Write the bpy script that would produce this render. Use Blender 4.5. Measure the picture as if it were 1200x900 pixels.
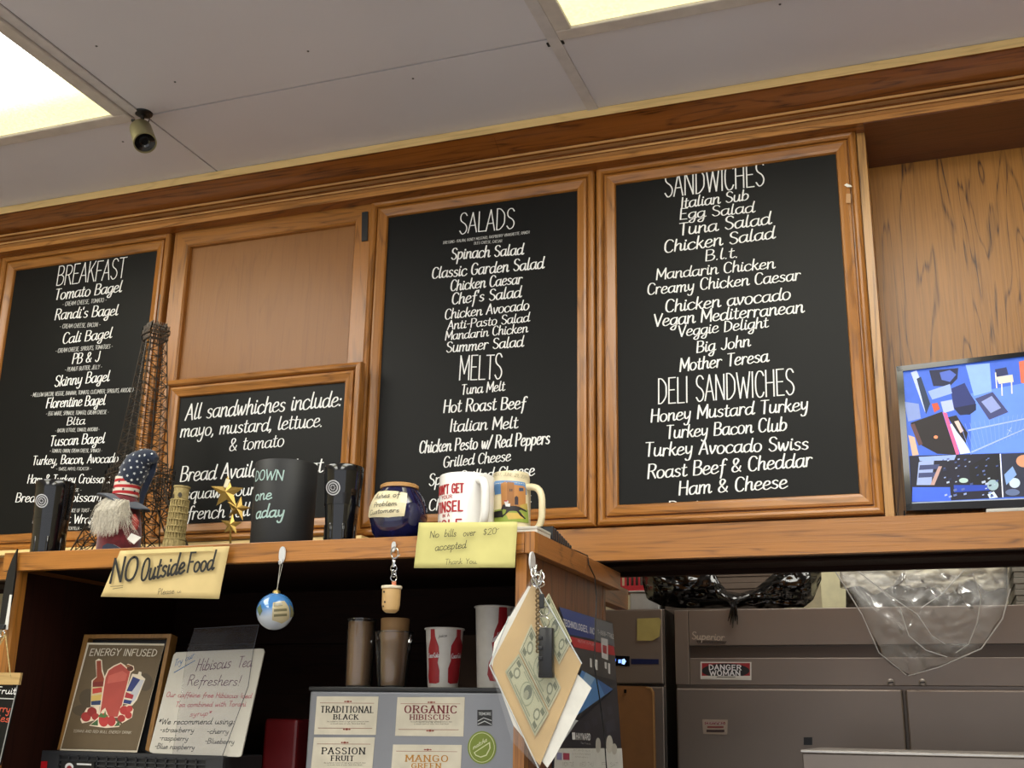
import bpy, bmesh, math, random
from mathutils import Vector, Matrix, noise
for o in list(bpy.data.objects): bpy.data.objects.remove(o)
S = bpy.context.scene
COL = S.collection
# ------------------------------------------------------------------ camera
EYE = Vector((0, 0, 1.5)); F = 1345.0
R0 = Vector((0.94026, 0.34004, 0.0169)).normalized()
R2 = Vector((-0.33059, 0.89999, 0.28414)); R2 = (R2 - R0*R2.dot(R0)).normalized()
R1 = R2.cross(R0)                       # image down
cam = bpy.data.objects.new('camera', bpy.data.cameras.new('camera')); COL.objects.link(cam)
mw = Matrix.Identity(4)
for i in range(3): mw[i][0] = R0[i]; mw[i][1] = -R1[i]; mw[i][2] = -R2[i]; mw[i][3] = EYE[i]
cam.matrix_world = mw; cam.data.sensor_width = 36; cam.data.lens = F/1200*36; cam.data.clip_start = .01
S.camera = cam
# ------------------------------------------------------------------ world, lights, exposure
S.view_settings.view_transform = 'Standard'; S.view_settings.look = 'None'
S.view_settings.gamma = 1; S.view_settings.use_curve_mapping = False
S.view_settings.exposure = 0.0
W = bpy.data.worlds.new('world'); S.world = W; W.use_nodes = True
W.node_tree.nodes['Background'].inputs[0].default_value = (0.93, 0.95, 1.0, 1)
W.node_tree.nodes['Background'].inputs[1].default_value = 1.0
LAMP = 7.5          # ceiling diffuser strength
CEIL = 2.806; SEAM = 1.89; BAR = (-3.53, -2.56, -1.59, -0.62, 0.35, 1.32)

# ------------------------------------------------------------------ helpers
def lin(c):
    if isinstance(c, str): c = [int(c[i:i+2], 16)/255 for i in (0, 2, 4)]
    return tuple(((v+0.055)/1.055)**2.4 if v > .04045 else v/12.92 for v in c)
_m = {}
def mat(name, col, rough=.5, metal=0, var=.08, vscale=30, spec=.5, emit=0, bump=0, alpha=1, coat=0, trans=0, sheen=0):
    if name in _m: return _m[name]
    m = bpy.data.materials.new(name); m.use_nodes = True; nt = m.node_tree; b = nt.nodes['Principled BSDF']
    c = lin(col)
    b.inputs['Roughness'].default_value = rough; b.inputs['Metallic'].default_value = metal
    b.inputs['Specular IOR Level'].default_value = spec; b.inputs['Alpha'].default_value = alpha
    b.inputs['Coat Weight'].default_value = coat; b.inputs['Transmission Weight'].default_value = trans
    b.inputs['Sheen Weight'].default_value = sheen
    tc = nt.nodes.new('ShaderNodeTexCoord'); n = nt.nodes.new('ShaderNodeTexNoise')
    n.inputs['Scale'].default_value = vscale; n.inputs['Detail'].default_value = 4
    nt.links.new(tc.outputs['Object'], n.inputs['Vector'])
    r = nt.nodes.new('ShaderNodeValToRGB')
    r.color_ramp.elements[0].position = .3; r.color_ramp.elements[1].position = .7
    r.color_ramp.elements[0].color = (*[v*(1-var) for v in c], 1); r.color_ramp.elements[1].color = (*[min(1, v*(1+var)) for v in c], 1)
    nt.links.new(n.outputs['Fac'], r.inputs['Fac']); nt.links.new(r.outputs[0], b.inputs['Base Color'])
    if emit:
        nt.links.new(r.outputs[0], b.inputs['Emission Color']); b.inputs['Emission Strength'].default_value = emit
    if bump:
        bp = nt.nodes.new('ShaderNodeBump'); bp.inputs['Strength'].default_value = bump; bp.inputs['Distance'].default_value = .002
        nt.links.new(n.outputs['Fac'], bp.inputs['Height']); nt.links.new(bp.outputs[0], b.inputs['Normal'])
    _m[name] = m; return m
def oak(name, axis, dark, light, vein=.5, figure=12.0, rough=.32, shift=0, line=.38):
    """stained oak: broad figure, cathedral veins and fine pores stretched along one axis"""
    m = bpy.data.materials.new(name); m.use_nodes = True; nt = m.node_tree; N = nt.nodes.new; L = nt.links.new
    b = nt.nodes['Principled BSDF']; b.inputs['Roughness'].default_value = rough; b.inputs['Coat Weight'].default_value = .15; b.inputs['Coat Roughness'].default_value = .25
    tc = N('ShaderNodeTexCoord')
    def mp(a, c):
        q = N('ShaderNodeMapping'); s = [c, c, c]; s[axis] = a; q.inputs['Scale'].default_value = s; q.inputs['Location'].default_value = (shift, shift*.7, shift*.3)
        L(tc.outputs['Object'], q.inputs['Vector']); return q
    n1 = N('ShaderNodeTexNoise'); n1.inputs['Scale'].default_value = 1; n1.inputs['Detail'].default_value = 3; n1.inputs['Distortion'].default_value = .4
    L(mp(1.2, figure).outputs[0], n1.inputs['Vector'])
    mul = N('ShaderNodeMath'); mul.operation = 'MULTIPLY'; mul.inputs[1].default_value = 22; L(n1.outputs['Fac'], mul.inputs[0])
    fr = N('ShaderNodeMath'); fr.operation = 'PINGPONG'; fr.inputs[1].default_value = 1; L(mul.outputs[0], fr.inputs[0])
    rv = N('ShaderNodeValToRGB'); rv.color_ramp.elements[0].position = .0; rv.color_ramp.elements[0].color = (1, 1, 1, 1)
    rv.color_ramp.elements[1].position = line; rv.color_ramp.elements[1].color = (0, 0, 0, 1); L(fr.outputs[0], rv.inputs['Fac'])
    n2 = N('ShaderNodeTexNoise'); n2.inputs['Scale'].default_value = 1; n2.inputs['Detail'].default_value = 5; n2.inputs['Roughness'].default_value = .6
    L(mp(7, 260).outputs[0], n2.inputs['Vector'])
    rp = N('ShaderNodeValToRGB'); rp.color_ramp.elements[0].position = .42; rp.color_ramp.elements[0].color = (0, 0, 0, 1)
    rp.color_ramp.elements[1].position = .66; rp.color_ramp.elements[1].color = (1, 1, 1, 1); L(n2.outputs['Fac'], rp.inputs['Fac'])
    n3 = N('ShaderNodeTexNoise'); n3.inputs['Scale'].default_value = 1; n3.inputs['Detail'].default_value = 4; L(mp(1.5, 22).outputs[0], n3.inputs['Vector'])
    d, l = lin(dark), lin(light)
    mx = N('ShaderNodeMix'); mx.data_type = 'RGBA'; mx.inputs[6].default_value = (*[(a+q*2)/3 for a, q in zip(d, l)], 1); mx.inputs[7].default_value = (*l, 1); L(n3.outputs['Fac'], mx.inputs[0])
    a0_ = N('ShaderNodeMath'); a0_.operation = 'MULTIPLY_ADD'; a0_.inputs[1].default_value = .6; a0_.inputs[2].default_value = .4; L(rp.outputs[0], a0_.inputs[0])
    a = N('ShaderNodeMath'); a.operation = 'MULTIPLY'; L(rv.outputs[0], a.inputs[0]); L(a0_.outputs[0], a.inputs[1])
    a2 = N('ShaderNodeMath'); a2.operation = 'MULTIPLY_ADD'; a2.inputs[1].default_value = .28; L(rp.outputs[0], a2.inputs[0]); L(a.outputs[0], a2.inputs[2])
    a3 = N('ShaderNodeMath'); a3.operation = 'MULTIPLY'; a3.use_clamp = True; a3.inputs[1].default_value = vein*1.5; L(a2.outputs[0], a3.inputs[0])
    m2 = N('ShaderNodeMix'); m2.data_type = 'RGBA'; L(a3.outputs[0], m2.inputs[0]); L(mx.outputs[2], m2.inputs[6]); m2.inputs[7].default_value = (*[v*.55 for v in d], 1)
    L(m2.outputs[2], b.inputs['Base Color'])
    bp = N('ShaderNodeBump'); bp.inputs['Strength'].default_value = .15; bp.inputs['Distance'].default_value = .001; bp.invert = True
    L(rp.outputs[0], bp.inputs['Height']); L(bp.outputs[0], b.inputs['Normal'])
    return m
def film(name, tint, opacity, rough=.08, gloss=.5):
    m = bpy.data.materials.new(name); m.use_nodes = True; nt = m.node_tree; nt.nodes.remove(nt.nodes['Principled BSDF']); N = nt.nodes.new; L = nt.links.new
    out = nt.nodes['Material Output']; t = N('ShaderNodeBsdfTransparent'); g = N('ShaderNodeBsdfGlossy'); g.inputs['Roughness'].default_value = rough
    d = N('ShaderNodeBsdfTranslucent'); d.inputs[0].default_value = (*lin(tint), 1); d2 = N('ShaderNodeBsdfDiffuse'); d2.inputs[0].default_value = (*lin(tint), 1)
    dd = N('ShaderNodeMixShader'); L(d.outputs[0], dd.inputs[1]); L(d2.outputs[0], dd.inputs[2])
    a = N('ShaderNodeMixShader'); a.inputs[0].default_value = opacity; L(t.outputs[0], a.inputs[1]); L(dd.outputs[0], a.inputs[2])
    lw = N('ShaderNodeLayerWeight'); lw.inputs[0].default_value = gloss; c = N('ShaderNodeMixShader'); L(lw.outputs['Fresnel'], c.inputs[0]); L(a.outputs[0], c.inputs[1]); L(g.outputs[0], c.inputs[2])
    L(c.outputs[0], out.inputs[0]); return m

def ray(x, y): return R0*(x-600)+R1*(y-450)+R2*F
def at(x, y, Y): w = ray(x, y); return EYE+w*(Y/w.y)
def atX(x, y, X): w = ray(x, y); return EYE+w*(X/w.x)
def mpp(P): return (Vector(P)-EYE).dot(R2)/F          # metres per pixel at a world point

class Plane:
    def __init__(s, o, n=(0, -1, 0), up=(0, 0, 1)):
        s.o = Vector(o); s.n = Vector(n).normalized(); s.ex = Vector(up).cross(s.n).normalized(); s.ey = s.n.cross(s.ex)
    def px(s, x, y):
        w = ray(x, y); t = (s.o-EYE).dot(s.n)/w.dot(s.n); p = EYE+w*t-s.o; return (p.dot(s.ex), p.dot(s.ey))
    def pt(s, a, b, h=0): return s.o+s.ex*a+s.ey*b+s.n*h
    def mpp(s, x, y): a, b = s.px(x, y); return mpp(s.pt(a, b))
    du = None
class Rev:
    """surface of revolution about a vertical axis; a = angle*rr measured from -Y, b = z"""
    def __init__(s, cx, cy, prof):
        s.cx = cx; s.cy = cy; s.pr = sorted(prof, key=lambda p: p[1]); s.rr = max(p[0] for p in prof); s.du = s.rr*.16
    def r(s, z):
        p = s.pr
        if z <= p[0][1]: return p[0][0]
        for (r1, z1), (r2, z2) in zip(p, p[1:]):
            if z <= z2: return r1+(r2-r1)*(z-z1)/max(1e-9, z2-z1)
        return p[-1][0]
    def px(s, x, y):
        w = ray(x, y); ox, oy = EYE.x-s.cx, EYE.y-s.cy; z = (EYE+w*(s.cy/w.y)).z; t = s.cy/w.y
        for _ in range(12):
            r = s.r(z); A = w.x**2+w.y**2; B = 2*(ox*w.x+oy*w.y); C = ox*ox+oy*oy-r*r; D = max(0, B*B-4*A*C)
            t = (-B-math.sqrt(D))/(2*A); z = EYE.z+w.z*t
        p = EYE+w*t; return (math.atan2(p.x-s.cx, -(p.y-s.cy))*s.rr, z)
    def pt(s, a, b, h=0):
        r = s.r(b)+h; t = a/s.rr; return Vector((s.cx+r*math.sin(t), s.cy-r*math.cos(t), b))
    def mpp(s, x, y): a, b = s.px(x, y); return mpp(s.pt(a, b))

def tag(o, label=None, cat=None, group=None, kind=None):
    if label: o['label'] = label
    if cat: o['category'] = cat
    if group: o['group'] = group
    if kind: o['kind'] = kind
    return o
def thing(name, loc, label, cat, group=None):
    e = bpy.data.objects.new(name, None); COL.objects.link(e); e.location = loc; e.empty_display_size = .02
    return tag(e, label, cat, group)
def origin(o):
    v = Vector(o.location)
    while o.parent: o = o.parent; v += o.location
    return v
class B:
    def __init__(s): s.bm = bmesh.new()
    def quad(s, pts, mi=0):
        f = s.bm.faces.new([s.bm.verts.new(p) for p in pts]); f.material_index = mi; return f
    def box(s, x0, x1, y0, y1, z0, z1, bev=0, rot=None):
        t = bmesh.new(); bmesh.ops.create_cube(t, size=1)
        for v in t.verts: v.co = Vector(((x0+x1)/2+v.co.x*(x1-x0), (y0+y1)/2+v.co.y*(y1-y0), (z0+z1)/2+v.co.z*(z1-z0)))
        if bev: bmesh.ops.bevel(t, geom=t.edges[:], offset=bev, segments=2, affect='EDGES', profile=.5)
        if rot: t.transform(rot)
        s.merge(t); return s
    def merge(s, t):
        me = bpy.data.meshes.new('t'); t.to_mesh(me); t.free(); s.bm.from_mesh(me); bpy.data.meshes.remove(me)
    def lathe(s, cx, cy, prof, seg=32, M=None):
        rings = []
        for r, z in prof:
            if r < 1e-6: rings.append([s.bm.verts.new((cx, cy, z))])
            else: rings.append([s.bm.verts.new((cx+r*math.cos(2*math.pi*i/seg), cy+r*math.sin(2*math.pi*i/seg), z)) for i in range(seg)])
        if M:
            for g in rings:
                for v in g: v.co = M @ v.co
        for a, b in zip(rings, rings[1:]):
            for i in range(seg):
                j = (i+1) % seg
                q = [a[i % len(a)], a[j % len(a)], b[j % len(b)], b[i % len(b)]]
                u = []
                for v in q:
                    if v not in u: u.append(v)
                if len(u) > 2: s.bm.faces.new(u)
        return s
    def tube(s, pts, r, seg=6, closed=False, r2=None):
        pts = [Vector(p) for p in pts]; n = len(pts); rings = []
        for i, p in enumerate(pts):
            d = (pts[(i+1) % n]-pts[i-1]) if closed else (pts[min(i+1, n-1)]-pts[max(i-1, 0)])
            d.normalize(); u = d.orthogonal() if i == 0 else (pu-d*pu.dot(d))
            if u.length < 1e-6: u = d.orthogonal()
            u.normalize(); pu = u; w = d.cross(u); rad = r if r2 is None else r+(r2-r)*i/max(1, n-1)
            rings.append([s.bm.verts.new(p+(u*math.cos(2*math.pi*k/seg)+w*math.sin(2*math.pi*k/seg))*rad) for k in range(seg)])
        for i in range(n if closed else n-1):
            a, b = rings[i], rings[(i+1) % n]
            for k in range(seg): s.bm.faces.new([a[k], a[(k+1) % seg], b[(k+1) % seg], b[k]])
        if not closed: s.bm.faces.new(rings[0][::-1]); s.bm.faces.new(rings[-1])
        return s
    def slab(s, outer, off):
        """closed prism: polygon pts extruded by vector off"""
        off = Vector(off); a = [s.bm.verts.new(p) for p in outer]; b = [s.bm.verts.new(Vector(p)+off) for p in outer]
        s.bm.faces.new(a); s.bm.faces.new(b[::-1])
        for i in range(len(a)): j = (i+1) % len(a); s.bm.faces.new([a[j], a[i], b[i], b[j]])
        return s
    def build(s, name, m, parent=None, smooth=False, label=None, normals=True):
        if normals: bmesh.ops.recalc_face_normals(s.bm, faces=s.bm.faces[:])
        if parent is not None: s.bm.transform(Matrix.Translation(-origin(parent)))
        me = bpy.data.meshes.new(name); s.bm.to_mesh(me); s.bm.free()
        for k in (m if isinstance(m, (list, tuple)) else [m]): me.materials.append(k)
        if smooth:
            me.polygons.foreach_set('use_smooth', [True]*len(me.polygons))
            try: me.set_sharp_from_angle(angle=math.radians(35))
            except Exception: pass
        o = bpy.data.objects.new(name, me); COL.objects.link(o)
        if parent is not None: o.parent = parent
        if label: o['label'] = label
        return o

# ------------------------------------------------------------------ stroke lettering
G = {}
def _g(txt):
    for ln in txt.strip().splitlines():
        k, w, body = ln.split(' ', 2)
        G[k] = (float(w), [[tuple(map(float, p.split(','))) for p in st.split()] for st in body.split('|')])
_g('''a 5.4 4.5,4 3,5 1,4 .5,2 1.5,0 3.5,.8 4.5,4|4.6,5 4.3,1.5 5,0 6,.8
b 5 1.2,10 .9,4 .8,0|.8,3 2.5,5 4.3,4 4.3,1.5 2.5,0 .8,.8
c 4.6 4.3,4 3,5 1,4 .5,2 1.5,0 3.3,0 4.8,1.2
d 5.6 4.5,4 3,5 1,4 .5,2 1.5,0 3.5,.8 4.5,3|5.1,10 4.5,4 4.4,1 5,0 6,.8
e 4.6 .7,2.3 3,2.8 4,3.8 3.2,5 1.7,4.7 .6,2.5 1,.6 2.5,0 4.8,1.2
f 3.8 4.5,8.8 3.8,10 2.7,9 2.3,6 2,0 1.5,-3.5|.7,4.5 4,4.8
g 5 4.3,4 3,5 1,4 .5,2 1.5,.3 3.3,1 4.3,4|4.4,5 4.2,0 3.5,-3.5 2,-4 1,-2.8 2.5,-1 5.5,.8
h 5 1.2,10 .9,5 .7,0|.8,3 2.5,5 3.8,4.5 3.8,1.5 4.3,0 5.5,.8
i 2.3 1,5 .9,1.5 1.3,0 2.5,.8|1.3,7.6 1.4,6.9
j 2.6 1.8,5 1.6,0 1,-3 -.3,-4 -1,-3|2,7.6 2.1,6.9
k 4.6 1.2,10 .9,5 .7,0|3.8,5 .9,2.3|1.9,3 3.3,.5 4.2,0 5,.8
l 2.6 1.5,10 1,4 1,1 1.6,0 2.8,.8
m 7.4 .8,5 .8,2.5 .7,0|.8,3 2.2,5 3.4,4.5 3.4,0|3.5,3 5,5 6.1,4.5 6,1.5 6.5,0 7.6,.8
n 5.1 .8,5 .8,2.5 .7,0|.8,3 2.5,5 3.8,4.5 3.8,1.5 4.3,0 5.5,.8
o 4.9 2.7,5 .9,4.2 .5,2 1.4,.1 3,0 4.3,1.6 4.2,3.8 2.7,5
p 5 .9,5 .8,0 .5,-4|.8,3.2 2.5,5 4.2,4 4.2,1.5 2.5,0 .8,.8
q 5 4.3,4 3,5 1,4 .5,2 1.5,.3 3.3,1 4.3,4|4.5,5 4.2,0 4,-4 5,-2.5
r 3.7 .8,5 .8,2.5 .7,0|.8,3 1.8,4.8 2.8,5 3.7,4.4
s 4.1 3.6,4.3 2.4,5 1,4.2 1.4,3 3,2.2 3.5,1 2.2,0 .5,.6
t 3.4 1.7,8.5 1.4,3 1.5,.6 2.4,0 3.7,.8|.2,5.4 3.2,5.7
u 5.2 .8,5 .7,1.5 1.6,0 3.2,.6 4,3|4.1,5 4,1.5 4.5,0 5.6,.8
v 4.4 .6,5 1.2,2 2,0|2,0 3.4,3 3.6,5 4.6,4.6
w 6.4 .6,5 1,1.5 1.8,0|1.8,0 3.2,4.2|3.2,4.2 3.8,.5 4.4,0 5.6,3 5.8,5
x 4.4 .7,5 2.5,2 4.2,0|4,5 .6,0
y 5 .8,5 .9,2 2,.6 3.6,2.2|4.1,5 3.8,0 3,-3.5 1.5,-4 .8,-3
z 4.2 .6,5 3.8,5|3.8,5 .5,0|.5,0 4,0
A 5.4 .1,0 2.6,10|2.6,10 5,0|1,3.5 4.1,3.5
B 5.4 .6,0 .6,10|.6,10 3,10 4.3,8.7 4,6.3 2.5,5.3 .6,5.2|.6,5.2 3,5.2 4.9,3.8 4.6,1.2 3,0 .6,0
C 5.2 4.8,8.3 3.8,9.8 2,10 .7,8 .4,5 .7,2 2,0 3.8,.2 4.8,1.7
D 5.6 .6,0 .6,10|.6,10 2.5,9.7 4.6,7.5 4.9,5 4.6,2.5 2.5,.3 .6,0
E 4.8 .6,0 .6,10|.6,10 4.3,10|.6,5.2 3.7,5.2|.6,0 4.4,0
F 4.6 .6,0 .6,10|.6,10 4.4,10|.6,5.2 3.7,5.2
G 5.6 4.8,8.3 3.8,9.8 2,10 .7,8 .4,5 .7,2 2,0 3.8,.2 4.9,1.8|4.9,1.8 4.9,4.5|4.9,4.5 3,4.5
H 5.6 .6,0 .6,10|4.8,0 4.8,10|.6,5.2 4.8,5.2
I 1.9 .9,0 .9,10
J 4.6 3.7,10 3.7,3 3,.4 1.7,0 .5,1.5
K 5.2 .6,0 .6,10|4.6,10 .6,4.2|2,5.8 4.9,0
L 4.5 .6,10 .6,0|.6,0 4.3,0
M 6.8 .5,0 .7,10|.7,10 3.3,2.5|3.3,2.5 6,10|6,10 6.2,0
N 5.8 .6,0 .6,10|.6,10 5,0|5,0 5,10
O 5.8 2.8,10 1.1,8.8 .4,5 1.1,1.2 2.8,0 4.5,1.2 5.2,5 4.5,8.8 2.8,10
P 5 .6,0 .6,10|.6,10 3,10 4.5,8.6 4.4,6.2 3,4.9 .6,4.7
Q 5.8 2.8,10 1.1,8.8 .4,5 1.1,1.2 2.8,0 4.5,1.2 5.2,5 4.5,8.8 2.8,10|3.2,2.5 5.4,-.6
R 5.3 .6,0 .6,10|.6,10 3,10 4.5,8.7 4.3,6.4 3,5.2 .6,5|2.6,5 4.9,0
S 5 4.4,8.6 3.3,9.9 1.6,9.8 .7,8.2 1.2,6.2 3.5,4.5 4.5,2.6 3.8,.6 2,-.1 .5,1.5
T 5 2.5,0 2.5,10|.1,10 4.9,10
U 5.6 .6,10 .6,3 1.4,.5 2.8,0 4.2,.5 5,3 5,10
V 5.4 .2,10 2.7,0|2.7,0 5.1,10
W 7.6 .2,10 2,0|2,0 3.8,8|3.8,8 5.6,0|5.6,0 7.3,10
X 5.2 .3,10 4.9,0|4.8,10 .3,0
Y 5.2 .2,10 2.6,5|5,10 2.6,5|2.6,5 2.6,0
Z 5 .4,10 4.6,10|4.6,10 .3,0|.3,0 4.8,0
0 5 2.5,10 1,8.8 .5,5 1,1.2 2.5,0 4,1.2 4.5,5 4,8.8 2.5,10
1 3 .4,8 2,10|2,10 2,0
2 4.8 .6,8 1.6,9.8 3.4,9.7 4.2,7.5 3,4.5 .4,0|.4,0 4.5,0
3 4.8 .6,9 2.2,10 3.9,9 3.6,6.2 2,5.3|2,5.3 4,4.8 4.3,1.8 2.4,0 .5,1
4 5 3.5,0 3.5,10|3.5,10 .4,3|.4,3 4.8,3
5 4.8 4.2,10 1,10|1,10 .8,5.5|.8,5.5 3,6 4.4,4 3.8,1 2,0 .5,1
6 4.8 3.8,9.6 1.5,7 .5,3.5 1.2,.5 3,0 4.3,1.8 3.8,4.5 2,5 .7,3.2
7 4.6 .4,10 4.4,10|4.4,10 1.6,0
8 4.8 2.5,5.3 .9,7.5 2.4,10 4,7.8 2.5,5.3 .5,2.4 2.4,0 4.4,2.5 2.5,5.3
9 4.8 4.2,7 3,5.2 1,6 .9,9 2.6,10 4.2,8.5 4,4 2.5,0
& 6 5.4,.2 3.5,2.6 1.3,6.4 1.4,9 2.8,9.6 3.8,8 2.6,5.5 .8,3.2 .8,1 2.2,0 4.2,1.2 5.2,4
$ 5 4.2,8 2.5,9 .9,7.4 2.5,5 4.2,3 2.6,1 .6,2|2.5,10.3 2.5,-.4
. 2 .8,.1 1.1,.5
, 2 1.1,.7 .9,-.6 .3,-1.5
: 2.2 .9,.3 1.1,.8|1.1,4 1.3,4.5
' 1.8 1,10 .8,8
- 3.6 .4,4 3,4.3
! 2.4 1.4,10 1.1,3|.9,.1 1,.6
/ 3.6 .2,-.5 3.4,10
* 4 2,9 2,4|.4,8 3.6,5|3.6,8 .4,5
^ 1.4 .2,8 1.2,8''')
G[' '] = (3.4, [])
def smooth_pts(p, n=5):
    if len(p) < 3:
        return [(p[0][0]+(p[1][0]-p[0][0])*i/3, p[0][1]+(p[1][1]-p[0][1])*i/3) for i in range(4)]
    out = []; q = [p[0]]+p+[p[-1]]
    if p[0] == p[-1]: q = [p[-2]]+p+[p[1]]
    for i in range(1, len(q)-2):
        for k in range(n):
            t = k/n; o = []
            for c in (0, 1):
                a, b_, c_, d = q[i-1][c], q[i][c], q[i+1][c], q[i+2][c]
                o.append(.5*(2*b_+(c_-a)*t+(2*a-5*b_+4*c_-d)*t*t+(3*b_-a-3*c_+d)*t**3))
            out.append(tuple(o))
    out.append(p[-1]); return out
STY = dict(brush=dict(w=1.0, thin=.5, slant=.10, jit=.35, gap=.1), tall=dict(w=.42, thin=.8, slant=.02, jit=.25, gap=.25),
           note=dict(w=1.25, thin=.7, slant=.1, jit=.25, gap=.25), pen=dict(w=.5, thin=.9, slant=.12, jit=.3, gap=.35),
           marker=dict(w=.85, thin=.9, slant=.1, jit=.25, gap=.35), block=dict(w=1.5, thin=.75, slant=0, jit=0, gap=.7),
           slab=dict(w=1.45, thin=.42, slant=0, jit=0, gap=1.5, serif=1), bold=dict(w=2.1, thin=.8, slant=0, jit=0, gap=1.1))
def lettering(surf, text, L, R, cap, m, parent, style='brush', wk=1, h=.0006, name='lettering', label=None, ab=False, capab=False, shear=None):
    """stroke letters on a surface between two baseline points; L, R are photo pixels (or surface coordinates when ab)"""
    st = STY[style]; rnd = random.Random(text+str(L))
    a0, b0 = L if ab else surf.px(*L); a1, b1 = R if ab else surf.px(*R)
    if not capab: cap = surf.px(L[0], L[1]-cap)[1]-surf.px(*L)[1]
    tot = sum(G.get(c, G[' '])[0]+st['gap'] for c in text)-st['gap']
    L2 = math.hypot(a1-a0, b1-b0); k = L2/tot; dx = (a1-a0)/L2; dy = (b1-b0)/L2; ky = cap/10
    if style == 'brush': cap *= .94
    bm = bmesh.new(); x = 0; si = 0; lay = {}
    hw = st['w']*wk*min(ky, k*1.6)*.5
    for c in text:
        w, strokes = G.get(c, G[' ']); jy = rnd.uniform(-1, 1)*st['jit']; js = 1+rnd.uniform(-.5, .5)*st['jit']*.25
        tr = []
        for s0 in strokes:
            tr.append(smooth_pts(s0))
        if st.get('serif') and c.isalnum():
            for s0 in strokes:
                for e, o in ((s0[0], s0[1]), (s0[-1], s0[-2])):
                    if (e[1] < .2 or e[1] > 9.8) and abs(o[0]-e[0]) < abs(o[1]-e[1])*.6: tr.append([(e[0]-1.05, e[1]), (e[0]+1.05, e[1])])
        for pts in tr:
            P = []
            for (gx, gy) in pts:
                gy = (gy*1.2 if gy < 5 else 6+(gy-5)*.8) if (style == 'brush' and c.islower() and gy > 0) else gy
                gy = gy*js+jy*.5; X = (x+gx)*k; Y = gy*ky; X += (st['slant'] if shear is None else shear)*Y
                P.append((a0+dx*X-dy*0, b0+dy*X+Y))
            n = len(P); vs = []; si += 1; zz = (si % 4)*.00006
            for i, p in enumerate(P):
                q0 = P[max(0, i-1)]; q1 = P[min(n-1, i+1)]; tx, ty = q1[0]-q0[0], q1[1]-q0[1]; l = math.hypot(tx, ty) or 1; tx /= l; ty /= l
                ww = hw*(st['thin']+(1-st['thin'])*abs(ty)**1.5)
                if style in ('brush', 'note') : ww *= .75+.25*math.sin(math.pi*(i+.6)/(n+.2))
                ex = ww*.7 if i == 0 else (-ww*.7 if i == n-1 else 0)
                c0 = (p[0]-tx*ex, p[1]-ty*ex)
                vs.append((bm.verts.new((c0[0]-ty*ww, c0[1]+tx*ww, zz)), bm.verts.new((c0[0]+ty*ww, c0[1]-tx*ww, zz))))
            for (p0, p1), (q0, q1) in zip(vs, vs[1:]): bm.faces.new([p0, p1, q1, q0])
        x += w+st['gap']
    for v in bm.verts: v.co = surf.pt(v.co.x, v.co.y, h+v.co.z)
    b = B(); b.bm.free(); b.bm = bm
    return b.build(name, m, parent, label=label, normals=False)
def art(surf, shapes, parent, name='print', h=.0004, label=None, emit=0, rough=.5, step=.00012, metal=0):
    """flat print: list of (colour, [photo pixels]) laid on a surface, one mesh"""
    bm = bmesh.new(); mats = []; cols = []
    for i, (c, pts) in enumerate(shapes):
        if c not in cols:
            cols.append(c); mats.append(mat('ink_%s_%g_%g' % (c, emit, rough), c, rough, metal=metal, emit=emit, var=.04, vscale=60))
        t = bmesh.new(); q = [surf.px(*p) for p in pts]
        t.faces.new([t.verts.new((a, b_, 0)) for a, b_ in q])
        if surf.du:
            for ax in (0, 1):
                lo = min(p[ax] for p in q); hi = max(p[ax] for p in q); n = int((hi-lo)/surf.du)+1
                for k in range(1, n+1):
                    co = [0, 0, 0]; co[ax] = lo+(hi-lo)*k/(n+1); no = [0, 0, 0]; no[ax] = 1
                    bmesh.ops.bisect_plane(t, geom=t.verts[:]+t.edges[:]+t.faces[:], plane_co=co, plane_no=no)
        for f in t.faces: f.material_index = cols.index(c)
        bmesh.ops.triangulate(t, faces=t.faces[:])
        for v in t.verts: v.co = surf.pt(v.co.x, v.co.y, h+step*i)
        me = bpy.data.meshes.new('t'); t.to_mesh(me); t.free(); bm.from_mesh(me); bpy.data.meshes.remove(me)
    b = B(); b.bm.free(); b.bm = bm
    return b.build(name, mats, parent, label=label, normals=False)
def ell(cx, cy, rx, ry, n=20, rot=0):
    c, s = math.cos(rot), math.sin(rot)
    return [(cx+rx*math.cos(2*math.pi*i/n)*c-ry*math.sin(2*math.pi*i/n)*s, cy+rx*math.cos(2*math.pi*i/n)*s+ry*math.sin(2*math.pi*i/n)*c) for i in range(n)]
def rect(x0, y0, x1, y1): return [(x0, y0), (x1, y0), (x1, y1), (x0, y1)]
def star(cx, cy, r, n=5, k=.42, rot=0): return [(cx+(r if i % 2 == 0 else r*k)*math.sin(rot+i*math.pi/n), cy-(r if i % 2 == 0 else r*k)*math.cos(rot+i*math.pi/n)) for i in range(2*n)]
def sheet(surf, pts, thick, name, m, parent=None, label=None, h=0, curl=0, nx=1):
    """flat panel: photo-pixel outline on a surface with real thickness behind it"""
    b = B(); q = [surf.px(*p) for p in pts]; f = [surf.pt(a, c, h) for a, c in q]
    b.slab(f, surf.n*(-thick)); return b.build(name, m, parent, label=label)
def lathe_thing(cx, cy, prof, seg=40): return B().lathe(cx, cy, prof, seg)
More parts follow.
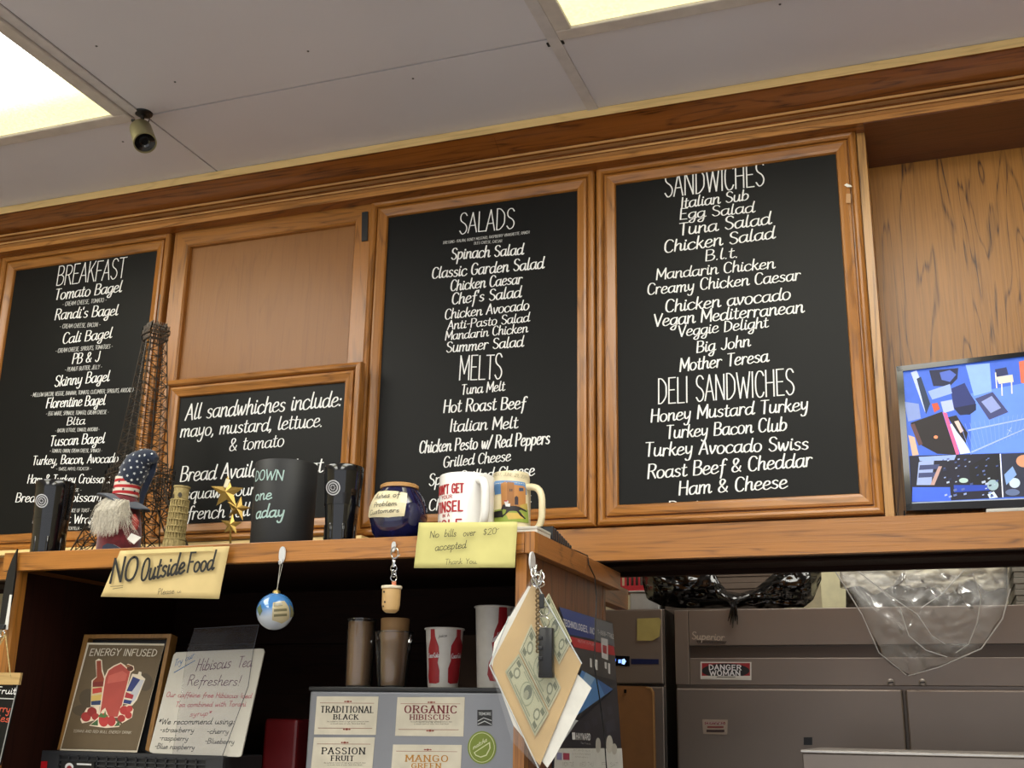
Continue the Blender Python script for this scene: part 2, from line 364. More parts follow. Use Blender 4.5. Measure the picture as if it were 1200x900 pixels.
# ------------------------------------------------------------------ materials
oakX = oak('oak_rail', 0, '58300e', 'b47632', .4); oakZ = oak('oak_stile', 2, '58300e', 'b47632', .4, shift=3.1)
oakXd = oak('oak_moulding', 0, '3c1c09', '94561f', .45, rough=.25); oakY = oak('oak_side_edge', 1, '5a3012', 'a86c34', .5, figure=7)
oakXl = oak('oak_pale_lit', 0, 'd4a45c', 'ffdf9c', .2); oakZl = oak('oak_cut_stile', 2, '7a4c22', 'c4924f', .5)  # very pale oakXl paints bright light onto the crown top strip
veneer = oak('oak_veneer', 2, '5a3210', 'bf8439', .62, figure=11, rough=.4, shift=1.7, line=.26); panelM = oak('oak_panel', 2, '70421a', '98642c', .15, rough=.5)
sideM = oak('oak_side_panel', 2, '3c2010', '7d4c26', .6, figure=8, rough=.4, shift=5)
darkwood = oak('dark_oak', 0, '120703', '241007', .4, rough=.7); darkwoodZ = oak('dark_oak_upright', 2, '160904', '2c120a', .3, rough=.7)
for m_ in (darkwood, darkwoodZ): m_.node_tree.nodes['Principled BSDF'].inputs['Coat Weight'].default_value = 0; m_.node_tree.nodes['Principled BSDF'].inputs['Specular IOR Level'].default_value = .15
slate = mat('chalkboard_black', '131312', .48, var=.08, vscale=9, spec=.2)
chalk = mat('chalk_white', 'f4f4f2', .85, var=.05); chalkS = mat('chalk_white_dim', 'd4d4d0', .85, var=.05)
blackP = mat('black_plastic', '141416', .35); blackM = mat('matt_black', '1b1c1e', .55); blackG = mat('gloss_black', '0c0c0e', .12, coat=.5)
inkB = mat('black_ink', '151515', .6); steel = mat('brushed_steel', '8f8a84', .38, metal=.9, var=.06, vscale=6)
chrome = mat('chrome', 'c8c8c8', .15, metal=1); white = mat('white_gloss', 'e8e6e2', .18, coat=.4, var=.02); ivory = mat('ivory_glaze', 'ddd0ac', .3, var=.05)
tileM = mat('ceiling_paint', 'd3cfd6', .45, var=.03, vscale=2.5, bump=.05); barM = mat('ceiling_bar_paint', 'c9c2c2', .4)
clear = film('clear_plastic', 'e8e8e6', .10, .05, .35)
# ------------------------------------------------------------------ setting
def struct(name, b, m): o = b.build(name, m); o['kind'] = 'structure'; return o
struct('floor', B().box(-4, 3.2, -3.2, 5, -.05, 0), mat('floor_tile', 'b6b2b0', .5, vscale=3))
cl = struct('ceiling', B().box(-4, 3.2, -3.2, 5, CEIL+.012, CEIL+.06), mat('ceiling_void', '241f1c', .9))
g = .0024; ex = [-4.0]+list(BAR)+[2.29, 3.2]; ey = [-3.2, -1.91, -.01, SEAM, 3.79, 5]
FIX = [(-4.0, -2.56-.0), (-2.56, -1.59), (-.62, .35)]
fixbays = {(-2.56, -1.59), (-.62, .35)}
for i in range(len(ex)-1):
    for j in range(len(ey)-1):
        if (ex[i], ex[i+1]) in fixbays and j in (1, 2): continue
        B().box(ex[i]+g, ex[i+1]-g, ey[j]+g, ey[j+1]-g, CEIL, CEIL+.012).build('ceiling_panel', tileM, cl)
for x in BAR:
    if x == -1.59: B().box(x-.024, x+.001, -.01, SEAM-.002, CEIL-.004, CEIL).build('ceiling_batten', barM, cl)
    elif x == -.62: B().box(x-.012, x+.012, -.01, 2.3, CEIL-.004, CEIL).build('ceiling_batten', barM, cl)
    else: B().box(x-.012, x+.012, -1.9, 2.3, CEIL-.004, CEIL).build('ceiling_batten', barM, cl)
struct('wall_back', B().box(-4, 3.2, 4.7, 4.8, 0, CEIL), mat('cream_wall', 'd9cfae', .8))
struct('wall_left', B().box(-4.1, -4, -3.2, 4.7, 0, CEIL), mat('cream_wall', 'd9cfae', .8))
struct('wall_right', B().box(3.2, 3.3, -3.2, 4.7, 0, CEIL), mat('cream_wall', 'd9cfae', .8))
def diffuser_mat():
    m = bpy.data.materials.new('prismatic_diffuser'); m.use_nodes = True; nt = m.node_tree; b = nt.nodes['Principled BSDF']; N = nt.nodes.new; L = nt.links.new
    tc = N('ShaderNodeTexCoord'); sp = N('ShaderNodeSeparateXYZ'); L(tc.outputs['Object'], sp.inputs[0])
    a = N('ShaderNodeMath'); a.operation = 'MULTIPLY'; a.inputs[1].default_value = 1/.46; L(sp.outputs['X'], a.inputs[0])
    p = N('ShaderNodeMath'); p.operation = 'PINGPONG'; p.inputs[1].default_value = .5; L(a.outputs[0], p.inputs[0])
    r = N('ShaderNodeValToRGB'); r.color_ramp.elements[0].position = 0; r.color_ramp.elements[0].color = (.9, .88, .78, 1)
    r.color_ramp.elements[1].position = .42; r.color_ramp.elements[1].color = (1, .98, .92, 1); L(p.outputs[0], r.inputs[0])
    v = N('ShaderNodeTexVoronoi'); v.inputs['Scale'].default_value = 160; L(tc.outputs['Object'], v.inputs[0])
    mm = N('ShaderNodeMath'); mm.operation = 'MULTIPLY_ADD'; mm.inputs[1].default_value = .5; mm.inputs[2].default_value = .8; L(v.outputs['Distance'], mm.inputs[0])
    ya = N('ShaderNodeMath'); ya.operation = 'ABSOLUTE'; L(sp.outputs['Y'], ya.inputs[0])
    ye = N('ShaderNodeMapRange'); ye.inputs['From Min'].default_value = .86; ye.inputs['From Max'].default_value = .58; ye.inputs['To Min'].default_value = .14; ye.inputs['To Max'].default_value = 1; ye.interpolation_type = 'SMOOTHSTEP'; L(ya.outputs[0], ye.inputs[0])
    mq = N('ShaderNodeMath'); mq.operation = 'MULTIPLY'; L(mm.outputs[0], mq.inputs[0]); L(ye.outputs[0], mq.inputs[1])
    ms = N('ShaderNodeMath'); ms.operation = 'MULTIPLY'; ms.inputs[1].default_value = LAMP; L(mq.outputs[0], ms.inputs[0])
    b.inputs['Base Color'].default_value = (.8, .78, .6, 1); cm_ = N('ShaderNodeMix'); cm_.data_type = 'RGBA'; cm_.inputs[6].default_value = (1, .93, .42, 1); L(ye.outputs[0], cm_.inputs[0]); L(r.outputs[0], cm_.inputs[7]); L(cm_.outputs[2], b.inputs['Emission Color']); L(ms.outputs[0], b.inputs['Emission Strength'])
    return m
DM = diffuser_mat(); fxM = mat('fixture_enamel', 'c9bfb8', .35)
FX = [('recessed ceiling light in the top left corner beside the small camera', (-2.56, -1.616), (0, SEAM)), ('recessed ceiling light at the top edge above the sandwich menu', (-.606, .338), (0, SEAM)),
      ('recessed ceiling light further back over the customer side, left', (-2.56, -1.616), (-1.9, -.02)), ('recessed ceiling light further back over the customer side, right', (-.606, .338), (-1.9, -.02)),
      ('added unseen ceiling light over the kitchen side, behind the cabinets', (-.606, .338), (2.75, 3.7))]  # last entry: unseen lamp added to brighten the refrigerator area
for lb, (x0, x1), (y0, y1) in FX:
    t = thing('ceiling_light', ((x0+x1)/2, (y0+y1)/2, CEIL), lb, 'ceiling light')
    fr = B(); w = .034
    for q in ((x0, x1, y0, y0+w), (x0, x1, y1-w, y1), (x0, x0+w, y0+w, y1-w), (x1-w, x1, y0+w, y1-w)): fr.box(q[0], q[1], q[2], q[3], CEIL-.010, CEIL+.006, .003)
    fr.build('frame', fxM, t)
    B().box(x0+w, x1-w, y0+w, y1-w, CEIL-.003, CEIL+.003).build('diffuser', DM, t)

# ------------------------------------------------------------------ upper cabinets
DY = 2.3; XL = -3.2; XR = 1.0
def zY(x, y, Y): return at(x, y, Y).z
cab = thing('wall_cabinet', (-1.2, 2.4, 1.82), 'long run of stained oak wall cabinets with crown moulding, hung under the ceiling', 'cabinet')
XS0 = at(1002.8, 153, DY).x; XS1 = at(1013, 153, DY).x; ZT = 2.722; ZB = 1.892; ZU = 1.825
B().box(XL, XS0, DY+.012, 2.46, ZB, ZT).build('carcass', oakZ, cab)
B().box(XS0+.001, XS1, DY-.008, 2.46, ZB+.001, ZT-.001).build('end_stile', oakZl, cab)
B().box(XS1, XR, 2.46, 2.48, ZB-.06, ZT+.08).build('back_panel', veneer, cab)
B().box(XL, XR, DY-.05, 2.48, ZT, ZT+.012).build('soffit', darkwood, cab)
B().box(XL, XR, DY-.018, DY+.004, ZU, ZB).build('bottom_rail', oakX, cab, label='broad oak rail running under the menu boards')
B().box(XL, XR, DY+.005, 2.46, ZB-.02, ZB-.001).build('cabinet_bottom', oakX, cab)
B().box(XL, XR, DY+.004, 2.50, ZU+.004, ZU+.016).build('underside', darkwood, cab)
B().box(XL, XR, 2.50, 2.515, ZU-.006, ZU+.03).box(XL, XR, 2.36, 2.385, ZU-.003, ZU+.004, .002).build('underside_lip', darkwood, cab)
yy = [(2.175, 61), (2.175, 72.5), (2.184, 74), (2.205, 86), (2.226, 99), (2.234, 104), (2.222, 105.2), (2.220, 108), (2.225, 110), (2.243, 111.5), (2.243, 116.5), (2.229, 117.6), (2.228, 120), (2.232, 121.2), (2.248, 122.2), (2.248, 131.5)]
pr = [(Y, zY(1090, y, Y)) for Y, y in yy]
pr[0] = (2.175, CEIL-.001); ZC = pr[-1][1]
print('crown', pr[1], 'bottom', ZC, 'ZT', ZT)
prof = pr+[(2.31, ZC), (2.31, CEIL-.001)]
beadM = oak('oak_bead_lit', 0, '8a5a2c', 'deac70', .3, rough=.22); oakXf = oak('oak_fascia', 0, '6a3c16', 'd09450', .5, shift=2)  # bead oak made paler to imitate light caught on the crown beads
XJ = at(587, 205, 2.24).x
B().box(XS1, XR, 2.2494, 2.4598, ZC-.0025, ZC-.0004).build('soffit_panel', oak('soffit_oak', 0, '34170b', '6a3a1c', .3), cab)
for a, b_ in ((XL, XJ), (XJ+.0006, XR)):
    B().slab([(a, Y, z) for Y, z in prof], (b_-a, 0, 0)).build('crown_moulding', oakXd, cab)
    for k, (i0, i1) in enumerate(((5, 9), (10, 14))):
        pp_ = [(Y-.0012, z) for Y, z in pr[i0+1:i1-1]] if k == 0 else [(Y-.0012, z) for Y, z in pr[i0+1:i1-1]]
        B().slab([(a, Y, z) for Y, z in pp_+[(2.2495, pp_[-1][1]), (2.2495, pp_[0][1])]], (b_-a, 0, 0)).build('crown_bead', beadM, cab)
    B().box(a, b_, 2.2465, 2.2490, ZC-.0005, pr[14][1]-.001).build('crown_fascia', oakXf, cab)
B().box(XL, XR, 2.1742, 2.1748, pr[1][1]+.001, CEIL-.001).build('crown_top_strip', oakXl, cab, label='pale oak strip along the top of the crown')
# plain door between the boards
def frame_door(parent, x0, x1, z0, z1, Y, w, profile, mh, mv, names=('rail', 'stile')):
    """mitred moulded frame: profile is (distance from outer edge, height proud of Y)"""
    for k, (A, Bq, mm) in enumerate((((x0, z1), (x1, z1), mh), ((x1, z0), (x0, z0), mh), ((x1, z1), (x1, z0), mv), ((x0, z0), (x0, z1), mv))):
        b = B(); dx, dz = (Bq[0]-A[0]), (Bq[1]-A[1]); l = math.hypot(dx, dz); ux, uz = dx/l, dz/l; nx, nz = uz, -ux
        ra = []; rb = []
        for d, hgt in profile+[(w, -.004), (0, -.004)]:
            ra.append(b.bm.verts.new((A[0]+ux*d+nx*d, Y-hgt, A[1]+uz*d+nz*d))); rb.append(b.bm.verts.new((Bq[0]-ux*d+nx*d, Y-hgt, Bq[1]-uz*d+nz*d)))
        n = len(ra)
        for i in range(n): j = (i+1) % n; b.bm.faces.new([ra[i], ra[j], rb[j], rb[i]])
        b.bm.faces.new(ra); b.bm.faces.new(rb)
        b.build(names[0] if k < 2 else names[1], mm, parent)
BEAD = [(0, 0), (0, .012), (.002, .016), (.007, .0185), (.012, .0175), (.0155, .013), (.0165, .006), (.0185, .006), (.020, .0130), (.025, .0145), (.036, .010), (.0415, .0085), (.0435, .004), (.0435, 0)]
door = B().box(at(206, 300, DY).x, at(436.5, 300, DY).x, DY+.002, DY+.011, ZB+.012, ZT-.006).build('door', panelM, cab)
dx0 = at(206.5, 300, DY).x; dx1 = at(436.5, 300, DY).x
frame_door(door, dx0, dx1, ZB+.012, ZT-.006, DY+.002, .047, [(0, 0), (0, .014), (.002, .016), (.043, .016), (.047, .011), (.047, 0)], oakX, oakZ, ('door_rail', 'door_stile'))
PW = Plane((0, DY-.016, 0)); sheet(PW, [(424.5, 249), (431.5, 248), (431, 282), (424, 283)], .003, 'latch', blackM, door, h=.002)

# ------------------------------------------------------------------ menu boards
def board(label, x0, x1, z0, z1, lines, Y=DY, tilt=None, group=None):
    t = thing('chalkboard_menu', ((x0+x1)/2, Y, z0), label, 'menu board')
    frame_door(t, x0, x1, z0, z1, Y, .0435, BEAD, oakX, oakZ, ('frame_rail', 'frame_stile'))
    B().box(x0+.03, x1-.03, Y-.0015, Y+.003, z0+.03, z1-.03).build('board', slate, t)
    sf = Plane((0, Y-.0015, 0))
    for (tx, xl, yl, xr, yr, cap, st) in lines:
        sty = st[0]; lettering(sf, tx, (xl, yl), (xr, yr), cap, chalkS if sty == 'note' else chalk, t, sty, wk=st[1] if len(st) > 1 else 1, h=.0008)
    return t
Bs = ('brush', 1.45); T = ('tall', 1.25); Nn = ('note', 1)
z0, z1 = 1.898, 2.718
xa = at(8, 301, DY).x; xb = at(204.5, 273, DY).x
def crop(L, ox, oy, sc):
    return [(t, a/sc+ox, b_/sc+oy, c/sc+ox, d/sc+oy, e/sc, st) for (t, a, b_, c, d, e, st) in L]
bk = crop([('BREAKFAST', 328, 275, 732, 225, 112, T), ('Tomato Bagel', 318, 358, 712, 310, 62, Bs), ('- CREAM CHEESE, TOMATO -', 365, 395, 625, 368, 23, Nn),
  ("Randi's Bagel", 320, 474, 690, 446, 60, Bs), ('- CREAM CHEESE, BACON -', 350, 525, 588, 513, 23, Nn), ('Cali Bagel', 365, 615, 655, 580, 60, Bs),
  ('- CREAM CHEESE, SPROUTS, TOMATOES -', 325, 668, 660, 640, 23, Nn), ('PB & J', 422, 732, 582, 718, 56, Bs), ('- PEANUT BUTTER, JELLY -', 380, 778, 598, 760, 23, Nn),
  ('Skinny Bagel', 318, 866, 640, 832, 60, Bs)], 0, 280, 5)+crop([('- MELLOW BACON, VEGGIE, BANANA, TOMATO, CUCUMBER, SPROUTS, AVOCADO -', 180, 126, 795, 95, 22, Nn),
  ('Florentine Bagel', 270, 190, 615, 172, 58, Bs), ('- EGG WHITE, SPINACH, TOMATO, CREAM CHEESE -', 270, 235, 637, 225, 22, Nn), ('Blta', 390, 292, 497, 285, 45, Bs),
  ('- BACON, LETTUCE, TOMATO, AVOCADO -', 325, 333, 583, 325, 20, Nn), ('Tuscan Bagel', 290, 414, 612, 395, 58, Bs), ('- TOMATO, ONION, CREAM CHEESE, SPINACH -', 292, 452, 598, 450, 20, Nn),
  ('Turkey, Bacon, Avocado', 188, 525, 692, 508, 50, Bs), ('- SWISS, MAYO, FOCACCIA -', 330, 557, 535, 555, 18, Nn), ('Ham & Turkey Croissant', 160, 632, 648, 630, 48, Bs),
  ('- EGG, CHEESE -', 330, 682, 478, 680, 18, Nn), ('Breakfast Croissant', 90, 742, 600, 738, 52, Bs), ('- CHOICE OF TOAST -', 380, 802, 535, 800, 20, Nn), ('Breakfast Wrap', 190, 865, 552, 866, 50, Bs), ('- TORTILLA -', 385, 905, 478, 905, 18, Nn)], 0, 440, 5)
board('tall framed breakfast chalkboard, leftmost of the lettered menus', xa, xb, z0, z1, bk)
board('framed chalkboard of which only the right frame edge shows at the far left', xa-.60, xa-.003, z0, z1, [])
sl = crop([('SALADS', 440, 245, 735, 212, 106, T), ('DRESSING- ITALIAN, HONEY MUSTARD, RASPBERRY VINAIGRETTE, RANCH', 357, 298, 812, 242, 14, Nn), ('BLEU CHEESE, CAESAR', 520, 300, 668, 288, 14, Nn),
  ('Spinach Salad', 398, 380, 780, 352, 58, Bs), ('Classic Garden Salad', 297, 480, 888, 425, 58, Bs), ('Chicken Caesar', 395, 545, 772, 505, 55, Bs), ("Chef's Salad", 402, 615, 768, 578, 58, Bs),
  ('Chicken Avocado', 365, 695, 810, 642, 50, Bs), ('Anti-Pasto Salad', 380, 750, 812, 706, 46, Bs), ('Mandarin Chicken', 367, 805, 803, 762, 46, Bs), ('Summer Salad', 372, 868, 780, 838, 54, Bs)], 440, 220, 4.5)+crop([
  ('MELTS', 400, 187, 608, 180, 115, T), ('Tuna Melt', 410, 256, 620, 236, 46, Bs), ('Hot Roast Beef', 325, 342, 718, 323, 58, Bs), ('Italian Melt', 355, 434, 682, 416, 56, Bs),
  ('Chicken Pesto w/ Red Peppers', 210, 536, 835, 492, 58, Bs), ('Grilled Cheese', 325, 605, 648, 572, 50, Bs), ('Spicy Grilled Cheese', 255, 692, 762, 642, 54, Bs), ('Chicken Club Melt', 255, 812, 745, 775, 52, Bs)], 440, 400, 4.092)
board('framed chalkboard listing salads and melts, behind the mugs', at(438.3, 237, DY).x, at(698.3, 202, DY).x, z0, z1, sl)
sd = crop([('SANDWICHES', 268, 240, 730, 185, 108, T), ('Italian Sub', 343, 290, 655, 252, 48, Bs), ('Egg Salad', 338, 342, 682, 308, 48, Bs), ('Tuna Salad', 333, 415, 758, 362, 55, Bs), ('Chicken Salad', 267, 495, 775, 428, 55, Bs),
  ('B.l.t.', 455, 533, 608, 515, 48, Bs), ('Mandarin Chicken', 230, 618, 775, 565, 48, Bs), ('Creamy Chicken Caesar', 190, 688, 892, 620, 50, Bs), ('Chicken avocado', 272, 768, 848, 708, 55, Bs), ('Vegan Mediterranean', 218, 834, 908, 768, 55, Bs), ('Veggie Delight', 330, 880, 745, 836, 48, Bs)], 710, 170, 3.915)+crop([
  ('Big John', 415, 92, 662, 62, 52, Bs), ('Mother Teresa', 338, 178, 745, 132, 56, Bs), ('DELI SANDWICHES', 238, 328, 868, 283, 116, T), ('Honey Mustard Turkey', 205, 410, 930, 355, 58, Bs), ('Turkey Bacon Club', 275, 486, 830, 448, 58, Bs),
  ('Turkey Avocado Swiss', 178, 568, 930, 535, 60, Bs), ('Roast Beef & Cheddar', 190, 670, 945, 612, 62, Bs), ('Ham & Cheese', 333, 745, 832, 712, 62, Bs), ('Pastrami on Rye', 285, 828, 858, 814, 56, Bs)], 710, 390, 3.915)
sb = board('large framed chalkboard listing sandwiches and deli sandwiches, nearest the monitor', at(700.3, 202, DY).x, at(1002.5, 153, DY).x, z0, z1, sd)
sf = Plane((0, DY-.0175, 0)); art(sf, [('e8e2d4', [(989, 217), (992, 215), (997, 217), (999, 219), (993, 219.5)]), ('b98a58', rect(991.5, 227, 997, 238))], sb, 'tape_scrap')
st = crop([('All sandwhiches include:', 145, 283, 862, 218, 70, ('brush', 1.2)), ('mayo, mustard, lettuce.', 120, 362, 775, 313, 60, ('brush', 1.3)), ('& tomato', 345, 425, 597, 403, 56, ('brush', 1.2)), ('Bread Available wheat', 120, 565, 775, 522, 66, ('brush', 1.3)),
  ('squaw, sourdough', 140, 648, 640, 612, 54, ('brush', 1.3)), ('french roll', 150, 740, 440, 722, 58, ('brush', 1.3))], 180, 420, 3.914)
YS = DY-.045
board('small framed chalkboard saying what all sandwiches include, propped before the plain door', at(196.6, 447, YS).x, at(427, 425, YS).x, 1.893, at(427, 425.5, YS).z, st, Y=YS)
m_led = B().box(-2.32, -1.17, 2.245, 2.2815, ZB-.012, ZB).build('ledge_strip', oakXl, cab)
# ------------------------------------------------------------------ monitor
PT = Plane((0, 2.335, 0), n=(.03, -1, 0))
mon = thing('monitor', at(1130, 600, 2.4), 'flat black monitor showing blue security camera views, at the right edge', 'monitor')
sheet(PT, [(1050, 430.5), (1300, 401.7), (1300, 591.2), (1062, 599)], .03, 'casing', blackG, mon)
sheet(PT, [(1050, 430.5), (1300, 401.7), (1300, 406.2), (1052, 436.5)], .01, 'bezel', blackG, mon, h=.006)
sheet(PT, [(1062, 591), (1300, 581.7), (1300, 591.2), (1062, 599)], .01, 'bezel', blackG, mon, h=.006)
sheet(PT, [(1050, 430.5), (1057.5, 430), (1069, 597), (1062, 599)], .01, 'bezel', blackG, mon, h=.006)
def tvp(L): return [(x/4.094+1040, y/4.094+400) for x, y in L]
E1 = [('3d63c8', [(75, 140), (655, 72), (1045, 27), (1045, 744), (115, 773)]), ('5f87e6', [(400, 250), (655, 200), (1040, 150), (1040, 520), (400, 540)]), ('86a8f0', [(375, 115), (490, 105), (500, 240), (415, 262)]), ('3a3f6e', [(420, 275), (505, 243), (580, 340), (488, 377)]), ('8895c8', [(450, 290), (500, 262), (545, 320), (495, 345)]),
  ('151a3c', [(200, 140), (340, 128), (335, 180), (300, 215), (220, 215)]), ('4a62b8', [(250, 150), (300, 138), (330, 160), (300, 195), (260, 185)]), ('202b68', [(303, 228), (370, 200), (395, 250), (422, 290), (425, 325), (395, 350), (350, 355), (318, 320)]), ('10163c', [(318, 320), (425, 300), (425, 330), (395, 352), (345, 352)]),
  ('8ea4da', [(195, 240), (300, 205), (310, 250), (215, 280)]), ('b0bce0', [(112, 150), (140, 140), (200, 290), (180, 340)]), ('20304c', [(140, 180), (160, 170), (205, 300), (185, 350)]), ('7d8fc4', [(80, 290), (150, 300), (160, 370), (100, 385)]), ('c05038', [(212, 300), (240, 295), (252, 325), (225, 342)]),
  ('a8b4d8', [(255, 290), (310, 280), (320, 330), (270, 345)]), ('1a1216', [(110, 392), (262, 338), (330, 545), (240, 540), (165, 500)]), ('e05a8a', [(265, 340), (285, 345), (345, 540), (330, 545)]), ('c8d4f0', [(300, 400), (315, 390), (400, 535), (350, 542)]), ('1c1418', [(290, 365), (330, 355), (385, 440), (375, 490), (330, 430)]), ('d8b8b0', [(320, 385), (340, 380), (365, 430), (350, 440)]),
  ('5a3a3a', [(110, 400), (130, 395), (170, 495), (150, 500)]), ('c8a890', [(100, 450), (130, 460), (150, 545), (120, 550)]), ('e88a60', ell(232, 460, 10, 8)), ('c8664c', [(630, 98), (655, 92), (700, 90), (700, 210), (640, 200)]),
  ('2a2f58', [(515, 135), (570, 125), (580, 160), (525, 172)]), ('d0c8b8', [(520, 172), (600, 160), (605, 195), (535, 205)]), ('d8d0c0', [(545, 205), (551, 205), (553, 262), (547, 262)]), ('d8d0c0', [(592, 195), (598, 195), (600, 252), (594, 252)]), ('d8d0c0', [(515, 150), (521, 150), (527, 225), (521, 225)]),
  ('121024', [(105, 550), (540, 538), (553, 750), (115, 773)]), ('3a60d8', [(120, 700), (300, 700), (305, 765), (118, 770)]), ('93a3d0', [(150, 580), (225, 560), (210, 690), (140, 690)]), ('38406a', [(155, 595), (250, 590), (245, 612), (152, 618)]), ('38406a', [(150, 632), (248, 628), (243, 650), (148, 655)]), ('b08f88', [(245, 600), (262, 600), (225, 690), (205, 690)]),
  ('8fa4d8', [(150, 555), (330, 545), (320, 570), (155, 575)]), ('0a0a14', [(390, 600), (490, 545), (540, 540), (545, 690), (400, 690)]), ('2040a8', [(318, 690), (480, 690), (490, 715), (320, 725)]), ('a8c0b8', ell(365, 668, 22, 12)), ('90a8b0', ell(505, 690, 28, 26)), ('c8d8e0', [(480, 735), (510, 720), (530, 750), (490, 755)]),
  ('c04a3c', [(760, 170), (800, 160), (820, 260), (770, 270)]), ('2c3468', [(860, 150), (940, 140), (950, 230), (870, 240)]), ('d0c8b8', [(870, 250), (960, 240), (965, 262), (875, 272)]), ('9fb2e8', [(655, 420), (1035, 330), (1035, 334), (655, 425)]), ('f0f4ff', [(538, 540), (543, 540), (556, 748), (551, 750)]), ('24283c', [(545, 540), (1040, 520), (1040, 735), (556, 748)]), ('c88a68', ell(655, 575, 38, 30)), ('b8ccd8', ell(610, 680, 26, 24)), ('58688c', ell(600, 725, 34, 16)), ('8898b8', ell(790, 640, 40, 34)), ('c0a890', ell(880, 690, 30, 26)), ('4a5a88', ell(960, 600, 40, 30)), ('7a9ad0', [(560, 640), (600, 600), (620, 640), (570, 690)]), ('9fb2e8', [(385, 425), (655, 370), (655, 376), (388, 432)]), ('9fb2e8', [(400, 530), (655, 420), (655, 425), (405, 536)])]
rnd = random.Random(4)
for k in range(46):
    x = rnd.uniform(260, 520); y = rnd.uniform(560, 750); w = rnd.uniform(6, 18)
    E1.append((rnd.choice(['8c9cc8', '3a4a80', '5868a0', '1a2040', 'aab4c8']), [(x, y), (x+w, y-w*.3), (x+w*1.1, y+w*.3), (x+w*.1, y+w*.6)]))
for k in range(16):
    x = 400+k*17; E1.append(('7f9ae8', [(x, 545-k*7), (x+2, 545-k*7), (x-50+k*6, 400-k*4), (x-52+k*6, 400-k*4)]))
art(PT, [(c, tvp(p)) for c, p in E1], mon, 'screen_picture', h=.0004, emit=.62, step=.00002)
lettering(PT, 'X', (1180, 510), (1186, 506), 6, mat('screen_white', 'c8d4ff', .5, emit=.8), mon, 'pen', h=.002)
sheet(PT, [(1065, 589), (1296, 580), (1296, 581.5), (1066, 591)], .001, 'screen_edge', mat('edge_glow', 'b8c4d8', .4), mon, h=.001)
b = B(); p0 = at(1155, 604, 2.33)
b.box(p0.x, p0.x+.2, 2.30, 2.42, ZB+.001, ZB+.010, .003).build('stand_foot', mat('pale_grey_plastic', 'b9b9b4', .4), mon)
B().box(p0.x+.06, p0.x+.12, 2.37, 2.385, ZB+.01, ZB+.15).build('stand_neck', blackP, mon)
tag(B().tube([at(1060, 599, 2.37), at(1059.5, 606, 2.36), at(1058, 612, 2.34)], .0016).build('power_cord', blackP), 'thin black cord dangling below the left corner of the monitor', 'cord')

# ------------------------------------------------------------------ shelf unit (hutch)
SH = 1.809; FY = 1.8; SX1 = -.616; SX0 = -1.728; zB = 1.773
hut = thing('counter_hutch', ((SX0+SX1)/2, 2.1, 0), 'open oak hutch standing on the counter, with mugs and souvenirs along its top', 'shelf unit')
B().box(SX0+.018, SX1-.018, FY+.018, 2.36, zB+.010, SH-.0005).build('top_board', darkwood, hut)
xj = at(500, 640, FY).x
B().box(SX0, SX1-.0185, FY, FY+.018, zB, SH, .001).build('front_edging', oakX, hut); B().box(SX1-.018, SX1, FY, FY+.018, zB, SH, .001).build('front_edging', oakZ, hut)
yj = atX(686, 652, SX1).y
B().box(SX1-.018, SX1, FY+.0185, yj, zB, SH, .001).build('side_edging', oakY, hut); B().box(SX1-.018, SX1, yj+.0006, 2.36, zB, SH, .001).build('side_edging', oakY, hut)
B().box(SX0, SX0+.018, FY+.0185, 2.36, zB, SH, .001).build('side_edging', oakY, hut)
XP0 = at(604, 700, 1.81).x; XP1 = at(616.5, 700, 1.81).x
B().box(XP0, XP1, 1.81, 1.83, .9, zB).build('front_post', oakZ, hut)
B().box(XP0+.004, XP1, 1.8305, 2.28, .9, zB).build('side_panel', sideM, hut)
B().box(XP1-.02, XP1+.001, 2.2805, 2.30, .9, zB).build('side_stile', sideM, hut)
q = atX(737, 703, XP1); B().box(XP1-.03, XP1-.002, 2.301, q.y, q.z-.022, q.z+.022).build('rear_cleat', oakY, hut)
xl0 = at(8, 700, 1.81).x; xl1 = at(20, 700, 1.81).x
B().box(xl0, xl1, 1.81, 1.83, .9, zB).build('front_post', oakZ, hut)
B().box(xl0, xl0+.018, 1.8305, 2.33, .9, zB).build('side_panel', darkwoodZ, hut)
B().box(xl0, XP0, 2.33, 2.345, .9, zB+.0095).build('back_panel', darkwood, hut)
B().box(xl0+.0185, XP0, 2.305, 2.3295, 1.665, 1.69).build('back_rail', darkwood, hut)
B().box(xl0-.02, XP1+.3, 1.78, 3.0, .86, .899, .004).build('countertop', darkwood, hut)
B().box(xl0, XP1+.28, 1.84, 2.9, 0, .859).build('base', darkwoodZ, hut)
